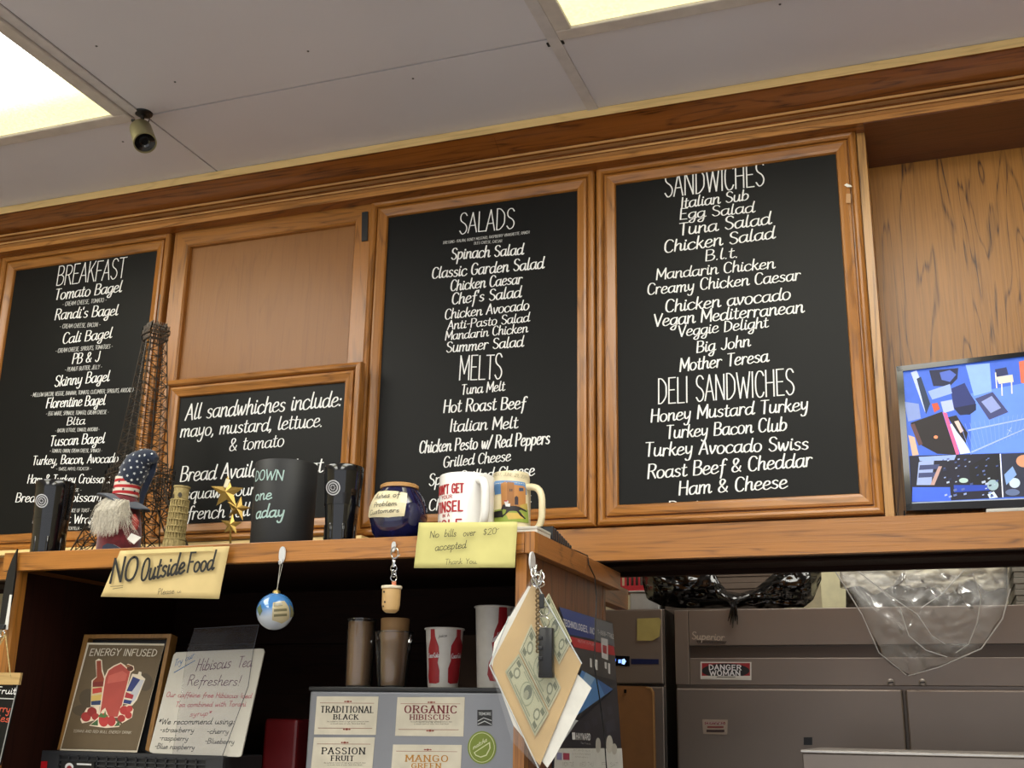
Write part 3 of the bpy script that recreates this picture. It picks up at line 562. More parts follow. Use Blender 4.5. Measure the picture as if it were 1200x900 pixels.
# ------------------------------------------------------------------ things on top of the hutch
def ax(x, y, Y): p = at(x, y, Y); return p.x, Y
def tumbler(px_top, y_top, px_bot, Y, label, logo, grp=None, mat_=blackG):
    tp = at(sum(px_top)/2, y_top, Y); k = mpp(tp); rt = (px_top[1]-px_top[0])/2*k; bp = at(sum(px_bot)/2, 645, Y); rb = (px_bot[1]-px_bot[0])/2*mpp(bp)
    cx = (tp.x+bp.x)/2; zt = tp.z; H = zt-SH
    prof = [(0, SH), (rb*.96, SH), (rb, SH+.004), (rb+(rt-rb)*.1, SH+H*.28), (rb+(rt-rb)*.16, SH+H*.30), (rb+(rt-rb)*.2, SH+H*.36), (rt*.98, SH+H*.9), (rt, zt-.003), (rt-.001, zt), (rt-.003, zt-.001), (rt-.004, SH+H*.5), (0, SH+H*.45)]
    t = thing('tumbler', (cx, Y, SH), label, 'tumbler', grp)
    B().lathe(cx, Y, prof, 48).build('cup_body', mat_, t, smooth=True)
    B().lathe(cx, Y, [(0, zt-.004), (rt-.0045, zt-.004), (rt-.004, zt+.001), (rt-.010, zt+.003), (0, zt+.002)], 40).build('lid', blackP, t, smooth=True)
    b = B()
    for i in range(7):
        a = i*2*math.pi/7; rr = rb+(rt-rb)*.04-.002
        b.box(cx+math.cos(a)*rr-.0035, cx+math.cos(a)*rr+.0035, Y+math.sin(a)*rr-.0035, Y+math.sin(a)*rr+.0035, SH+H*.06, SH+H*.27, .0025)
    b.build('grip_rib', mat_, t, smooth=True)
    sf = Rev(cx, Y, [(p[0], p[1]) for p in prof[2:8]]); lx, ly, lr = logo; g = 'b5b5ba'
    sh = [(g, ell(lx, ly, lr*.92, lr, 24)), ('19191b', ell(lx, ly, lr*.78, lr*.85, 20)), (g, ell(lx, ly, lr*.62, lr*.68, 20)), ('19191b', ell(lx, ly, lr*.5, lr*.55, 20))]
    for i in range(9): a = i*.7; sh.append((g, rect(lx+math.cos(a)*lr*.25-.6, ly+math.sin(a)*lr*.3-.6, lx+math.cos(a)*lr*.25+.5, ly+math.sin(a)*lr*.3+.5)))
    art(sf, sh, t, 'round_logo', label='pale round emblem')
    return t, sf
tumbler((44.5, 89), 566, (36, 73), 1.89, 'gloss black tumbler with a round pale emblem, at the far left of the hutch top', (49, 587, 8))
tumbler((380.5, 427), 548, (379.5, 416), 1.88, 'gloss black tumbler with a round emblem, between the big cup and blue jar', (390.5, 571.5, 9))
# big matt cup
Yc = 1.9; tp = at(335.5, 545, Yc); k = mpp(tp); rt = 36.3*k; rb = 35.8*k*.97; cx = at(333, 590, Yc).x; zt = tp.z
t = thing('large_cup', (cx, Yc, SH), 'big matt black cup with pale handwriting reading down one a day', 'cup')
pf = [(0, SH), (rb, SH), (rb+.001, SH+.003), (rt, zt-.002), (rt-.001, zt), (rt-.003, zt-.001), (rb-.002, SH+.02), (0, SH+.02)]
B().lathe(cx, Yc, pf, 56).build('cup_body', blackM, t, smooth=True)
sf = Rev(cx, Yc, [(rb+.001, SH+.003), (rt, zt-.002)]); cm = mat('pale_teal_chalk', 'a9c4c0', .8)
for tx, l, r, cp in (('DOWN', (299.6, 564), (332, 563), 11), ('one', (299.5, 587), (318, 585), 13), ('aday', (300, 608), (333, 606), 15)):
    lettering(sf, tx, l, r, cp, cm, t, 'marker', wk=1.5, h=.0008)
# blue jar
Yj = 1.88; cx = at(467, 600, Yj).x; k = mpp((cx, Yj, SH+.05)); zt = at(468, 570, Yj).z; H = zt-SH; R = 34.5*k
t = thing('keepsake_jar', (cx, Yj, SH), 'round dark blue glazed jar with a cream label and tan rim', 'jar')
pf = [(0, SH), (R*.55, SH), (R*.62, SH+.003), (R*.86, SH+H*.17), (R, SH+H*.45), (R*.97, SH+H*.62), (R*.84, SH+H*.8), (R*.62, SH+H*.93), (R*.60, SH+H*.97)]
jar = B().lathe(cx, Yj, pf, 56).build('jar_body', mat('cobalt_glaze', '11143f', .06, var=.5, vscale=60, coat=1), t, smooth=True)
B().lathe(cx, Yj, [(R*.58, SH+H*.94), (R*.66, SH+H*.95), (R*.66, SH+H*1.0), (R*.6, SH+H*1.02), (R*.5, SH+H*1.01), (R*.5, SH+H*.94)], 48).build('rim', mat('tan_clay', 'b78a55', .4), t, smooth=True)
sf = Rev(cx, Yj, pf[1:]); lb = [(441, 577), (463, 575.5), (477, 578), (476, 590), (473.5, 605), (455, 606.5), (433, 607), (433, 598), (436, 585)]
art(sf, [('ddd2ae', lb)], t, 'label_plate', h=.0012, rough=.3)
for tx, l, r in (('Ashes of', (441, 585.5), (468, 582.5)), ('Problem', (439.5, 595), (465, 592.5)), ('Customers', (435.5, 604), (467.5, 600.5))): lettering(sf, tx, l, r, 5.2, inkB, t, 'pen', wk=2.6, h=.0032)
# white mug
Ym = 1.85; cx = at(546.5, 585, Ym).x; k = mpp((cx, Ym, SH+.05)); R = 32.5*k; zt = at(546, 559, Ym).z
t = thing('mug', (cx, Ym, SH), 'white mug with bold red joke lettering, behind the yellow note', 'mug')
pf = [(0, SH), (R*.9, SH), (R, SH+.004), (R, zt-.003), (R-.001, zt-.0008), (R-.003, zt), (R-.0045, zt-.003), (R-.005, SH+.008), (0, SH+.006)]
B().lathe(cx, Ym, pf, 56).build('mug_body', white, t, smooth=True)
def handle(cx, cy, R, ang, z0, z1, out, r, m, t, flat=1.0):
    d = Vector((math.cos(ang), math.sin(ang), 0)); c = Vector((cx, cy, 0)); pts = []; zm = (z0+z1)/2; hh = (z1-z0)/2
    for i in range(17):
        a = math.pi/2-math.pi*i/16; e = 2/3.2
        sx = math.copysign(abs(math.cos(a))**e, math.cos(a)); sz = math.copysign(abs(math.sin(a))**e, math.sin(a))
        pts.append(c+d*(R-.004+out*sx)+Vector((0, 0, zm+hh*sz)))
    B().tube(pts, r, 12).build('handle', m, t, smooth=True)
handle(cx, Ym, R, math.radians(-42), SH+.014, zt-.014, .030, .0075, white, t)
sf = Rev(cx, Ym, [(R, SH), (R, zt)]); red = mat('red_print', 'a81b24', .35)
ac = sf.px(524, 590)[0]
for tx, xr, yb, cp in (("DON'T GET", 543, 577, 10.2), ('YOUR', 530, 583.6, 3.9), ('TINSEL', 542.5, 598.6, 11.6), ('IN A', 527, 605.3, 3.6), ('HOLE', 541.5, 618, 9.4)):
    ar, br = sf.px(xr, yb); hwid = ar-ac if tx not in ('YOUR', 'IN A') else (ar-ac)+.004
    cpm = sf.px(xr, yb-cp)[1]-br
    lettering(sf, tx, (ac-hwid, br), (ar, br), cpm, red, t, 'bold', ab=True, capab=True, wk=1.0)
# stein on its box
bx = thing('small_box', at(612, 618, 1.86), 'flat white box lying under the stein at the hutch corner', 'box')
cxs = at(597, 585, 1.88).x; RS = 26*mpp((cxs, 1.88, SH+.05))
xb0 = at(583, 618, 1.83).x; xb1 = at(629, 618, 1.83).x; BT = SH+.0135
B().box(xb0, xb1, 1.832, 1.975, SH+.0003, BT, .0015).build('carton', mat('white_card', 'd6d3c8', .6), bx)
B().box(xb0-.0008, xb1+.0008, 1.831, 1.976, BT-.005, BT+.0008, .0015).build('lid', mat('white_card_lid', 'c6c3b8', .6), bx)
Yt = 1.925; cx = at(598.5, 585, Yt).x; zt = at(597, 556, Yt).z; Z0 = BT+.001; H = zt-Z0; R = 25*mpp((cx, Yt, Z0))*.98
t = thing('stein', (cx, Yt, Z0), 'cream stein with a printed race horse and brick building, standing on the white box', 'mug')
pf = [(0, Z0), (R, Z0), (R*1.01, Z0+.006), (R*.97, Z0+.010), (R*.96, Z0+H*.8), (R*.9, Z0+H*.84), (R*.92, Z0+H*.9), (R*.89, zt-.003), (R*.86, zt), (R*.8, zt-.002), (R*.78, Z0+.02), (0, Z0+.02)]
B().lathe(cx, Yt, pf, 56).build('stein_body', ivory, t, smooth=True)
handle(cx, Yt, R*.95, math.radians(-14), Z0+.004, Z0+H*.76, .036, .0062, ivory, t)
sf = Rev(cx, Yt, pf[1:9])
def sp(L): return [(x/5+420, y/5+540) for x, y in L]
IM = [('5a84b4', [(800, 120), (975, 128), (985, 200), (800, 200)]), ('b98048', [(835, 135), (865, 120), (905, 118), (905, 140), (970, 150), (978, 165), (980, 290), (840, 290)]), ('a06a38', [(872, 125), (912, 128), (912, 290), (872, 290)]), ('3a4a6a', [(940, 158), (965, 160), (966, 178), (941, 178)]),
 ('3c3036', [(915, 215), (925, 205), (936, 215), (936, 258), (915, 258)]), ('4a3a30', [(886, 165), (892, 165), (892, 180), (886, 180)]), ('4a3a30', [(896, 165), (902, 165), (902, 180), (896, 180)]), ('b8a050', [(945, 260), (985, 250), (990, 300), (945, 300)]), ('93a648', [(800, 290), (990, 288), (994, 366), (800, 366)]), ('d0b058', [(860, 305), (960, 310), (975, 340), (880, 345)]),
 ('262024', [(850, 255), (880, 266), (920, 265), (945, 272), (984, 296), (982, 302), (950, 288), (938, 292), (962, 322), (978, 340), (970, 342), (945, 322), (925, 296), (905, 294), (884, 296), (868, 312), (844, 334), (838, 328), (862, 306), (868, 288), (852, 284), (842, 292), (838, 284)]), ('d8d0d0', ell(868, 242, 12, 10)), ('b0404a', [(855, 232), (875, 232), (872, 240), (855, 240)]), ('e8e8ea', [(860, 250), (890, 252), (888, 270), (864, 268)]),
 ('1a1618', [(800, 300), (845, 292), (850, 330), (800, 335)])]
art(sf, [(c, sp(p)) for c, p in IM], t, 'printed_scene', label='printed race horse before a tan building')
lettering(sf, 'SATURDAY, JUNE 29, 2019', sp([(742, 96)])[0], sp([(984, 110)])[0], 4.2, mat('tan_ink', '8a7c60', .6), t, 'pen', wk=1.6)
# gold stars
def star_slab(sf, cx, cy, r, rot, name, m, parent, th=.006):
    b = B(); q = [sf.px(*p) for p in star(cx, cy, r, rot=rot)]; c = sf.px(cx, cy)
    v = [b.bm.verts.new(sf.pt(a, z, 0)) for a, z in q]; f_ = b.bm.verts.new(sf.pt(*c, th)); k_ = b.bm.verts.new(sf.pt(*c, -th*.4))
    for i in range(10): b.bm.faces.new([v[i], v[(i+1) % 10], f_]); b.bm.faces.new([v[(i+1) % 10], v[i], k_])
    return b.build(name, m, parent)
gold = mat('antique_gold', '9c8043', .28, metal=.85)
t = thing('star_ornament', at(270, 638, 1.9), 'three stacked gilt metal stars on a stand beside the leaning tower', 'ornament')
P1 = Plane((0, 1.90, 0), n=(.15, -1, 0))
star_slab(P1, 266, 577, 20, .05, 'star', gold, t); star_slab(Plane((0, 1.895, 0)), 279, 596, 15, .25, 'star', gold, t); star_slab(P1, 271, 615, 13, .1, 'star', gold, t)
b = B(); b.tube([at(267, 580, 1.905), at(273, 600, 1.908), at(270, 618, 1.908), at(270, 640, 1.91)], .0022)
pb = at(270, 640, 1.91); b.lathe(pb.x, 1.91, [(0, SH), (.026, SH), (.026, SH+.003), (.008, SH+.006), (0, SH+.008)], 24); b.tube([(pb.x, 1.91, SH+.004), at(270, 638, 1.91)], .0022); b.build('stand', gold, t)
sheet(P1, [(266, 561), (271, 563), (267, 573), (263, 571)], .0008, 'paper_tab', mat('cream_paper', 'd9d0b0', .7), t, h=.004)
PG = Plane((0, 1.835, 0), n=(0, -1, .35))
tg = sheet(PG, [(248, 622), (273, 625), (268, 636), (235, 641.5), (236, 638)], .0008, 'price_tag', mat('cream_paper', 'd9d0b0', .7)); tag(tg, 'cream and pink paper tag lying at the foot of the stars', 'tag')
for i in range(3): lettering(PG, 'made by hand gift', (243+i*1.5, 636-i*3.6), (264+i, 634-i*3), 2.2, mat('grey_ink', '6a6458', .7), tg, 'pen', wk=1.2)
art(PG, [('c98a86', [(262, 624), (273, 625), (268, 636), (259, 636.5)])], tg, 'pink_strip', h=.0003)
# leaning tower
Yp = 1.87; base = at(203, 641, Yp); top = at(208.5, 571, Yp); H = top.z-SH; R = 12.6*mpp(base)
t = thing('tower_figurine', (base.x, Yp, SH), 'small sandy leaning tower figurine with arcaded tiers', 'figurine')
MT = Matrix.Translation((base.x, Yp, SH)) @ Matrix.Rotation(math.radians(3.0), 4, 'Y') @ Matrix.Translation((-base.x, -Yp, -SH)); sand = mat('sandstone_resin', 'a3915f', .75, var=.25, vscale=200, bump=.3)
zz = lambda f: SH+.0012+H*f
B().lathe(base.x, Yp, [(0, zz(0)), (R*1.0, zz(0)), (R*1.0, zz(.02)), (R*.94, zz(.03)), (R*.93, zz(.17)), (R*1.0, zz(.18)), (R*1.0, zz(.195)), (R*.72, zz(.2)), (R*.70, zz(.78)), (R*.72, zz(.79)), (R*.70, zz(.97)), (R*.78, zz(.975)), (R*.78, zz(1)), (0, zz(1))], 32, M=MT).build('core', sand, t, smooth=True)
for k in range(6):
    f0 = .19+k*.1; rr = R*(.93-.012*k); b = B()
    b.lathe(base.x, Yp, [(R*.7, zz(f0+.082)), (rr*1.03, zz(f0+.082)), (rr*1.05, zz(f0+.092)), (rr*1.0, zz(f0+.1)), (R*.7, zz(f0+.1))], 32, M=MT)
    for i in range(20):
        a = i*math.pi/10+k*.1; b.box(base.x+math.cos(a)*rr*.95-.0009, base.x+math.cos(a)*rr*.95+.0009, Yp+math.sin(a)*rr*.95-.0009, Yp+math.sin(a)*rr*.95+.0009, zz(f0), zz(f0+.083), rot=MT)
    b.build('arcade_tier', sand, t)
b = B()
for i in range(12):
    a = i*math.pi/6; b.box(base.x+math.cos(a)*R*.95-.0012, base.x+math.cos(a)*R*.95+.0012, Yp+math.sin(a)*R*.95-.0012, Yp+math.sin(a)*R*.95+.0012, zz(.03), zz(.16), rot=MT)
b.build('base_arcade', sand, t)
sfp = Rev(base.x+.006, Yp, [(R*.72, SH), (R*.72, zz(1))]); art(sfp, [('3a3222', [(201.5, 585), (201.5, 579), (203, 577), (204.5, 579), (204.5, 585)]), ('3a3222', ell(211, 580, 2.2, 3))], t, 'belfry_opening', h=.0012)
# wire tower
Ye = 2.09; c0 = at(183, 642, Ye); exx = at(181.5, 400, Ye).x; tipz = at(182, 346, Ye).z
t = thing('wire_tower', (exx, Ye, SH), 'tall black wire lattice tower model behind the gnome', 'figurine'); wire = mat('dark_wire', '4c443c', .35, metal=.6)
def ez(y): return at(182, y, Ye).z
def hw(y):                       # half diagonal of the square section at photo height y
    return {400: 14, 440: 17.5, 480: 22, 520: 26.5, 560: 31}.get(y, 14+(y-400)*.107)*mpp((exx, Ye, 2.1))*1.06
angs = [math.radians(18+90*i) for i in range(4)]
def corner(y, i, k=1): r = hw(y)*k; a = angs[i % 4]; return Vector((exx+r*math.cos(a), Ye+r*math.sin(a), ez(y)))
lev = [400+13*i for i in range(14)]
for i in range(4):
    b = B(); rw = .0008
    b.tube([corner(y, i) for y in lev], .0014, 5)
    for j, (ya, yb) in enumerate(zip(lev, lev[1:])):
        b.tube([corner(ya, i), corner(ya, i+1)], .0010, 4)
        b.tube([corner(ya, i), corner(yb, i+1)], rw, 4); b.tube([corner(yb, i), corner(ya, i+1)], rw, 4)
        m_ = lambda y: (corner(y, i)+corner(y, i+1))/2
        b.tube([m_(ya), (corner(ya, i)*.0+m_(yb))], .0009, 4)
        h_ = (ya+yb)/2; b.tube([corner(h_, i)*.75+corner(h_, i+1)*.25, corner(h_, i)*.25+corner(h_, i+1)*.75], .0008, 4)
    b.build('lattice_face', wire, t)
def platform(ys, k, name):
    b = B()
    for y, kk in ys:
        ring = [corner(y, i, kk*k) for i in range(4)]
        for i in range(4):
            b.tube([ring[i], ring[(i+1) % 4]], .0018, 4)
            for s_ in range(9):
                f_ = s_/8; p = ring[i].lerp(ring[(i+1) % 4], f_); b.tube([p, p+Vector((0, 0, .011))], .0009, 4)
    return b.build(name, wire, t)
platform([(399, 1.06), (393, 1.22), (388, 1.2), (384.5, .95)], 1, 'top_platform'); platform([(562, 1.22), (556, 1.26), (549, 1.2)], 1, 'middle_platform')
b = B(); tp0 = Vector((exx, Ye, ez(384)))
for i in range(4): b.tube([corner(386, i, .8), tp0+Vector((0, 0, .012))], .0015, 4)
b.tube([tp0, Vector((exx, Ye, tipz))], .0015, 5); b.build('antenna', mat('grey_wire', '8a8074', .3, metal=.5), t)
for i in range(4):
    b = B(); a = angs[i]; ca, sa = math.cos(a), math.sin(a); tx_, ty_ = -sa, ca; T0 = hw(562); T1 = 79*mpp((exx, Ye, 1.8))
    N_ = 7; rails = [[], [], []]
    for k in range(N_+1):
        f_ = k/N_; rad = T0+(T1-T0)*f_**1.35; z = ez(562)+(SH+.002-ez(562))*f_; wd = .030-.012*f_
        rails[0].append(Vector((exx+rad*ca+tx_*wd, Ye+rad*sa+ty_*wd, z))); rails[1].append(Vector((exx+rad*ca-tx_*wd, Ye+rad*sa-ty_*wd, z))); rails[2].append(Vector((exx+(rad-.035)*ca, Ye+(rad-.035)*sa, z)))
    for r_ in rails: b.tube(r_, .0018, 5)
    for k in range(N_):
        for u_ in range(3):
            v_ = (u_+1) % 3; b.tube([rails[u_][k], rails[v_][k+1]], .0011, 4); b.tube([rails[v_][k], rails[u_][k+1]], .0011, 4); b.tube([rails[u_][k], rails[v_][k]], .0011, 4)
    b.build('leg', wire, t)
    b = B(); r2 = T0*.9+.02; nxt = angs[(i+1) % 4]
    A_ = Vector((exx+T0*1.35*ca, Ye+T0*1.35*sa, SH+.12)); C_ = Vector((exx+T0*1.35*math.cos(nxt), Ye+T0*1.35*math.sin(nxt), SH+.12)); pk = (A_+C_)/2; pk.z = ez(575)
    arc = [A_.lerp(C_, s_/10)+Vector((0, 0, (ez(572)-SH-.12)*math.sin(math.pi*s_/10)*.85)) for s_ in range(11)]
    b.tube(arc, .0016, 4)
    for s_ in range(1, 10): b.tube([arc[s_], Vector((arc[s_].x, arc[s_].y, ez(562)))], .0010, 4)
    for zf in (.3, .6): b.tube([A_.lerp(Vector((A_.x, A_.y, ez(562))), zf), C_.lerp(Vector((C_.x, C_.y, ez(562))), zf)], .0011, 4)
    b.build('arch', wire, t)
# gnome
Yg = 1.87; gc = at(140, 620, Yg); k = mpp(gc); gx = gc.x
t = thing('gnome_doll', (gx, Yg, SH), 'plush gnome with a starry blue top hat, white beard and dark red body', 'doll')
gz = lambda y: at(140, y, Yg).z
redc = mat('dark_red_plush', '6b1a22', .9, sheen=.5, var=.3, vscale=90, bump=.4); navy = mat('navy_felt', '172238', .9, sheen=.3, var=.2, vscale=80, bump=.3)
B().lathe(gx+.002, Yg, [(0, SH), (22*k, SH), (24.5*k, SH+.008), (24.5*k, gz(625)), (22*k, gz(608)), (18*k, gz(590)), (11*k, gz(577)), (0, gz(572))], 32).build('body', redc, t, smooth=True)
PGn = Plane((0, Yg, 0))
def P3(x, y, dy=0): return at(x, y, Yg+dy)
# hat
hpts = [(142, 580), (148, 562), (157, 545), (168, 534), (177, 530), (183, 533)]; hr = [21, 19, 18.5, 15, 9, 3.5]
hatp = [P3(*p) for p in hpts]
def swept(b, pts, rads, seg=24, sq=1):
    rings = []
    for i, p in enumerate(pts):
        d = (pts[min(i+1, len(pts)-1)]-pts[max(0, i-1)]).normalized(); u = Vector((0, 1, 0)); u = (u-d*u.dot(d)).normalized(); w = d.cross(u)
        rings.append([b.bm.verts.new(p+(u*math.cos(2*math.pi*j/seg)*sq+w*math.sin(2*math.pi*j/seg))*rads[i]) for j in range(seg)])
    for a, c in zip(rings, rings[1:]):
        for j in range(seg): b.bm.faces.new([a[j], a[(j+1) % seg], c[(j+1) % seg], c[j]])
    b.bm.faces.new(rings[0][::-1]); b.bm.faces.new(rings[-1]); return b
def interp(seq, n):
    o = []
    for i in range(n+1):
        f_ = i/n*(len(seq)-1); a = min(int(f_), len(seq)-2); o.append(seq[a]*(1-(f_-a))+seq[a+1]*(f_-a))
    return o
cone_c = [P3(151.5, 566), P3(153.5, 560), P3(157, 552), P3(162, 543), P3(169, 537), P3(177, 535), P3(183, 539)]
cone_r = [r*k for r in (14, 15.5, 16.5, 15.5, 11.5, 8.5, 4)]
swept(B(), [P3(181, 540, .016), P3(177, 553, .02), P3(172, 566, .02), P3(167, 580, .02), P3(165, 592, .018)], [4*k, 6*k, 5*k, 4*k, 2.5*k], 16, .6).build('hat_fold', navy, t, smooth=True)
swept(B(), interp(cone_c, 20), interp(cone_r, 20)).build('hat_crown', navy, t, smooth=True)
band_c = [P3(146.5, 581), P3(151, 561)]; band_r = [14.8*k, 15.2*k]
bandM = bpy.data.materials.new('striped_band'); bandM.use_nodes = True; nt = bandM.node_tree; tcn = nt.nodes.new('ShaderNodeTexCoord'); wv = nt.nodes.new('ShaderNodeTexWave'); wv.bands_direction = 'Z'; wv.inputs['Scale'].default_value = 26; wv.inputs['Distortion'].default_value = .6
rr_ = nt.nodes.new('ShaderNodeValToRGB'); rr_.color_ramp.elements[0].color = (*lin('b02a2e'), 1); rr_.color_ramp.elements[0].position = .48; rr_.color_ramp.elements[1].color = (*lin('ddd3c4'), 1); rr_.color_ramp.elements[1].position = .52
nt.links.new(tcn.outputs['Object'], wv.inputs[0]); nt.links.new(wv.outputs['Fac'], rr_.inputs[0]); nt.links.new(rr_.outputs[0], nt.nodes['Principled BSDF'].inputs['Base Color']); nt.nodes['Principled BSDF'].inputs['Roughness'].default_value = .9
swept(B(), interp(band_c, 6), interp(band_r, 6)).build('hat_band', bandM, t, smooth=True)
b = B(); N_ = 40; rings = []
for rr, zo in ((16*k, .004), (24*k, .001), (33*k, -.004), (33.5*k, -.006), (24*k, -.003), (16*k, 0)):
    ring = []
    for j in range(N_):
        a = 2*math.pi*j/N_; wob = .004*math.sin(3*a+1)*(rr/(33*k)); cxx, czz = P3(145, 586).x, P3(145, 586).z
        ring.append(b.bm.verts.new((cxx+rr*math.cos(a), Yg+rr*math.sin(a)*.8, czz+zo+wob-(rr*math.cos(a))*.33)))
    rings.append(ring)
for a, c in zip(rings, rings[1:]+rings[:1]):
    for j in range(N_): b.bm.faces.new([a[j], a[(j+1) % N_], c[(j+1) % N_], c[j]])
b.build('hat_brim', mat('grey_navy_felt', '39424f', .9, sheen=.3), t, smooth=True)
# white stars of the hat, thin felt pieces lying on the cone
stm = mat('white_felt', 'd5d8da', .8); starM = []
rnd = random.Random(7); b = B(); bb = B()
cc = interp(cone_c, 40); cr = interp(cone_r, 40)
def onsurf(C, Rr, i, ang, off=.0006):
    d = (C[min(i+1, len(C)-1)]-C[max(0, i-1)]).normalized(); u = Vector((0, 1, 0)); u = (u-d*u.dot(d)).normalized(); w = d.cross(u)
    n = u*math.cos(ang)+w*math.sin(ang); return C[i]+n*(Rr[i]+off), n, d
def felt_star(bq, C, Rr, i, ang, r, off):
    p, n, d = onsurf(C, Rr, i, ang, off); e1 = d; e2 = n.cross(d).normalized(); vs = []
    for q in range(10):
        rr = r if q % 2 == 0 else r*.45; vs.append(bq.bm.verts.new(p+e1*rr*math.cos(q*math.pi/5)+e2*rr*math.sin(q*math.pi/5)))
    c_ = bq.bm.verts.new(p+n*.0006)
    for q in range(10): bq.bm.faces.new([vs[q], vs[(q+1) % 10], c_])
for row, i in enumerate(range(4, 39, 4)):
    for j in range(8 if row < 7 else 5):
        felt_star(b, cc, cr, i, 2*math.pi*(j+.5*(row % 2))/(8 if row < 7 else 5), .0033, .0009)
b.build('hat_stars', stm, t, normals=False)
bc = interp(band_c, 10); br = interp(band_r, 10)
for i, off in ((3, 0), (7, .5)):
    for j in range(7): felt_star(bb, bc, br, i, 2*math.pi*(j+off)/7, .0032, .0009)
bb.build('band_stars', navy, t, normals=False)
# beard
rnd = random.Random(3); b = B()
for s_ in range(900):
    u_ = rnd.random(); v_ = rnd.random(); w_ = rnd.random()
    x0 = 124+u_*28; y0 = 583+v_*14+u_*3; dy_ = -24*k+.012*abs(u_-.5)
    st_ = at(x0, y0, Yg+dy_-.002)
    if u_ < .8: ex_ = 107+u_*38+rnd.uniform(-4, 5); ey_ = 620+rnd.uniform(-9, 11)-abs(u_-.35)*8
    else: ex_ = x0+rnd.uniform(-12, 3); ey_ = y0+rnd.uniform(8, 22)
    e_ = at(ex_, ey_, Yg-26*k-rnd.uniform(0, .014)); m_ = st_.lerp(e_, .5)+Vector((rnd.uniform(-.004, .006), -.006-rnd.uniform(0, .006), rnd.uniform(0, .008)))
    b.tube([st_, st_.lerp(m_, .5)+Vector((0, 0, .002)), m_, m_.lerp(e_, .6), e_], .00055, 3, r2=.00015)
for s_ in range(40):
    x0 = 138+rnd.uniform(0, 12); y0 = 590+rnd.uniform(0, 20); st_ = at(x0, y0, Yg-24*k-.003); e_ = at(x0+rnd.uniform(2, 18), y0+rnd.uniform(8, 30), Yg-26*k-.004)
    b.tube([st_, st_.lerp(e_, .5)+Vector((0, -.003, .003)), e_], .0003, 3, r2=.0001)
b.build('beard', mat('white_fur', 'cfc8b8', .8, var=.15, vscale=200, sheen=.3), t)
bb = B(); swept(bb, [P3(139, 584, -.02), P3(134, 596, -.022), P3(128, 608, -.022), P3(124, 618, -.018)], [8*k, 12*k, 10*k, 3*k], 16, .5).build('beard_base', mat('white_fur_base', 'b8b0a0', .9), t, smooth=True)
bb = B(); swept(bb, [P3(157, 604, -.018), P3(158.5, 612, -.022), P3(158, 621, -.02)], [2.5*k, 4.5*k, 2.5*k], 16).build('mitten', mat('coral_felt', 'b84a44', .9), t, smooth=True)
PF = Plane((0, Yg-26.5*k, 0)); sheet(PF, [(121, 644), (122, 640), (127, 637), (134, 638), (141, 642), (145, 645)], -.004, 'foot', navy, t)
sheet(PF, [(155, 625), (166.5, 630), (158, 638), (150, 632)], .0008, 'care_tag', mat('white_paper', 'd8d6cf', .7), t, h=.003)
# black charger lump and cord at the corner
t = thing('cable_plug', at(648, 628, 2.02), 'ridged black plug lying on the hutch side edge behind the stein', 'plug')
b = B(); A = Vector((SX1-.012, 1.92, SH)); 
for i in range(9):
    y = 1.905+i*.013; hgt = .026-.0022*i; b.box(SX1-.030, SX1-.002, y, y+.0085, SH+.0003, SH+hgt, .002)
b.box(SX1-.028, SX1-.004, 1.905, 2.02, SH+.0003, SH+.007, .001)
b.build('body', blackP, t)
L_ = [(SX1-.015, 2.015, SH+.004), (SX1-.006, 2.06, SH+.004), (SX1-.002, 2.12, SH+.003)]+[atX(x, y, SX1+.006) for x, y in ((690, 662), (697, 676), (699, 700), (697.5, 740), (696.5, 780), (703, 820), (708, 860), (711, 905))]
tag(B().tube([Vector(p) for p in L_], .0012, 6).build('power_cord', blackM), 'thin black cord hanging down the hutch side over the calendar', 'cord')
# ------------------------------------------------------------------ paper notes on the edge
def note(nm, lb, pts, m, Y, lines, ink, style='marker', wk=1.3):
    P = Plane((0, Y, 0)); b = B(); q = [P.px(*p) for p in pts]; n = 14; m2 = 8; gr = []
    rnd = random.Random(lb)
    for j in range(m2+1):
        row = []
        for i in range(n+1):
            u, v = i/n, j/m2; a = [(q[0][c]*(1-u)+q[1][c]*u)*(1-v)+(q[3][c]*(1-u)+q[2][c]*u)*v for c in (0, 1)]
            hgt = .0016*math.sin(u*7+v*3)*v+.0012*noise.noise(Vector((u*6, v*5, 1)))+.003*v*v
            row.append(b.bm.verts.new(P.pt(a[0], a[1], hgt)))
        gr.append(row)
    for j in range(m2):
        for i in range(n): b.bm.faces.new([gr[j][i], gr[j][i+1], gr[j+1][i+1], gr[j+1][i]])
    o = b.build(nm, m, None, smooth=True); sl = o.modifiers.new('s', 'SOLIDIFY'); sl.thickness = .0004; sl.offset = -1
    root = thing(nm, P.pt(*q[0]), lb, 'note'); o.name = 'paper'; o.data.transform(Matrix.Translation(-Vector(root.location))); o.parent = root
    for ln in lines:
        tx, l, r, cp = ln[:4]; lettering(P, tx, l, r, cp, ink, root, ln[4] if len(ln) > 4 else style, wk=ln[5] if len(ln) > 5 else wk, h=.0058)
    return root, P
paperT = mat('tan_paper', 'cdb67f', .8, var=.04, bump=.1); paperY = mat('yellow_paper', 'c6bf7a', .75, var=.03, bump=.1)
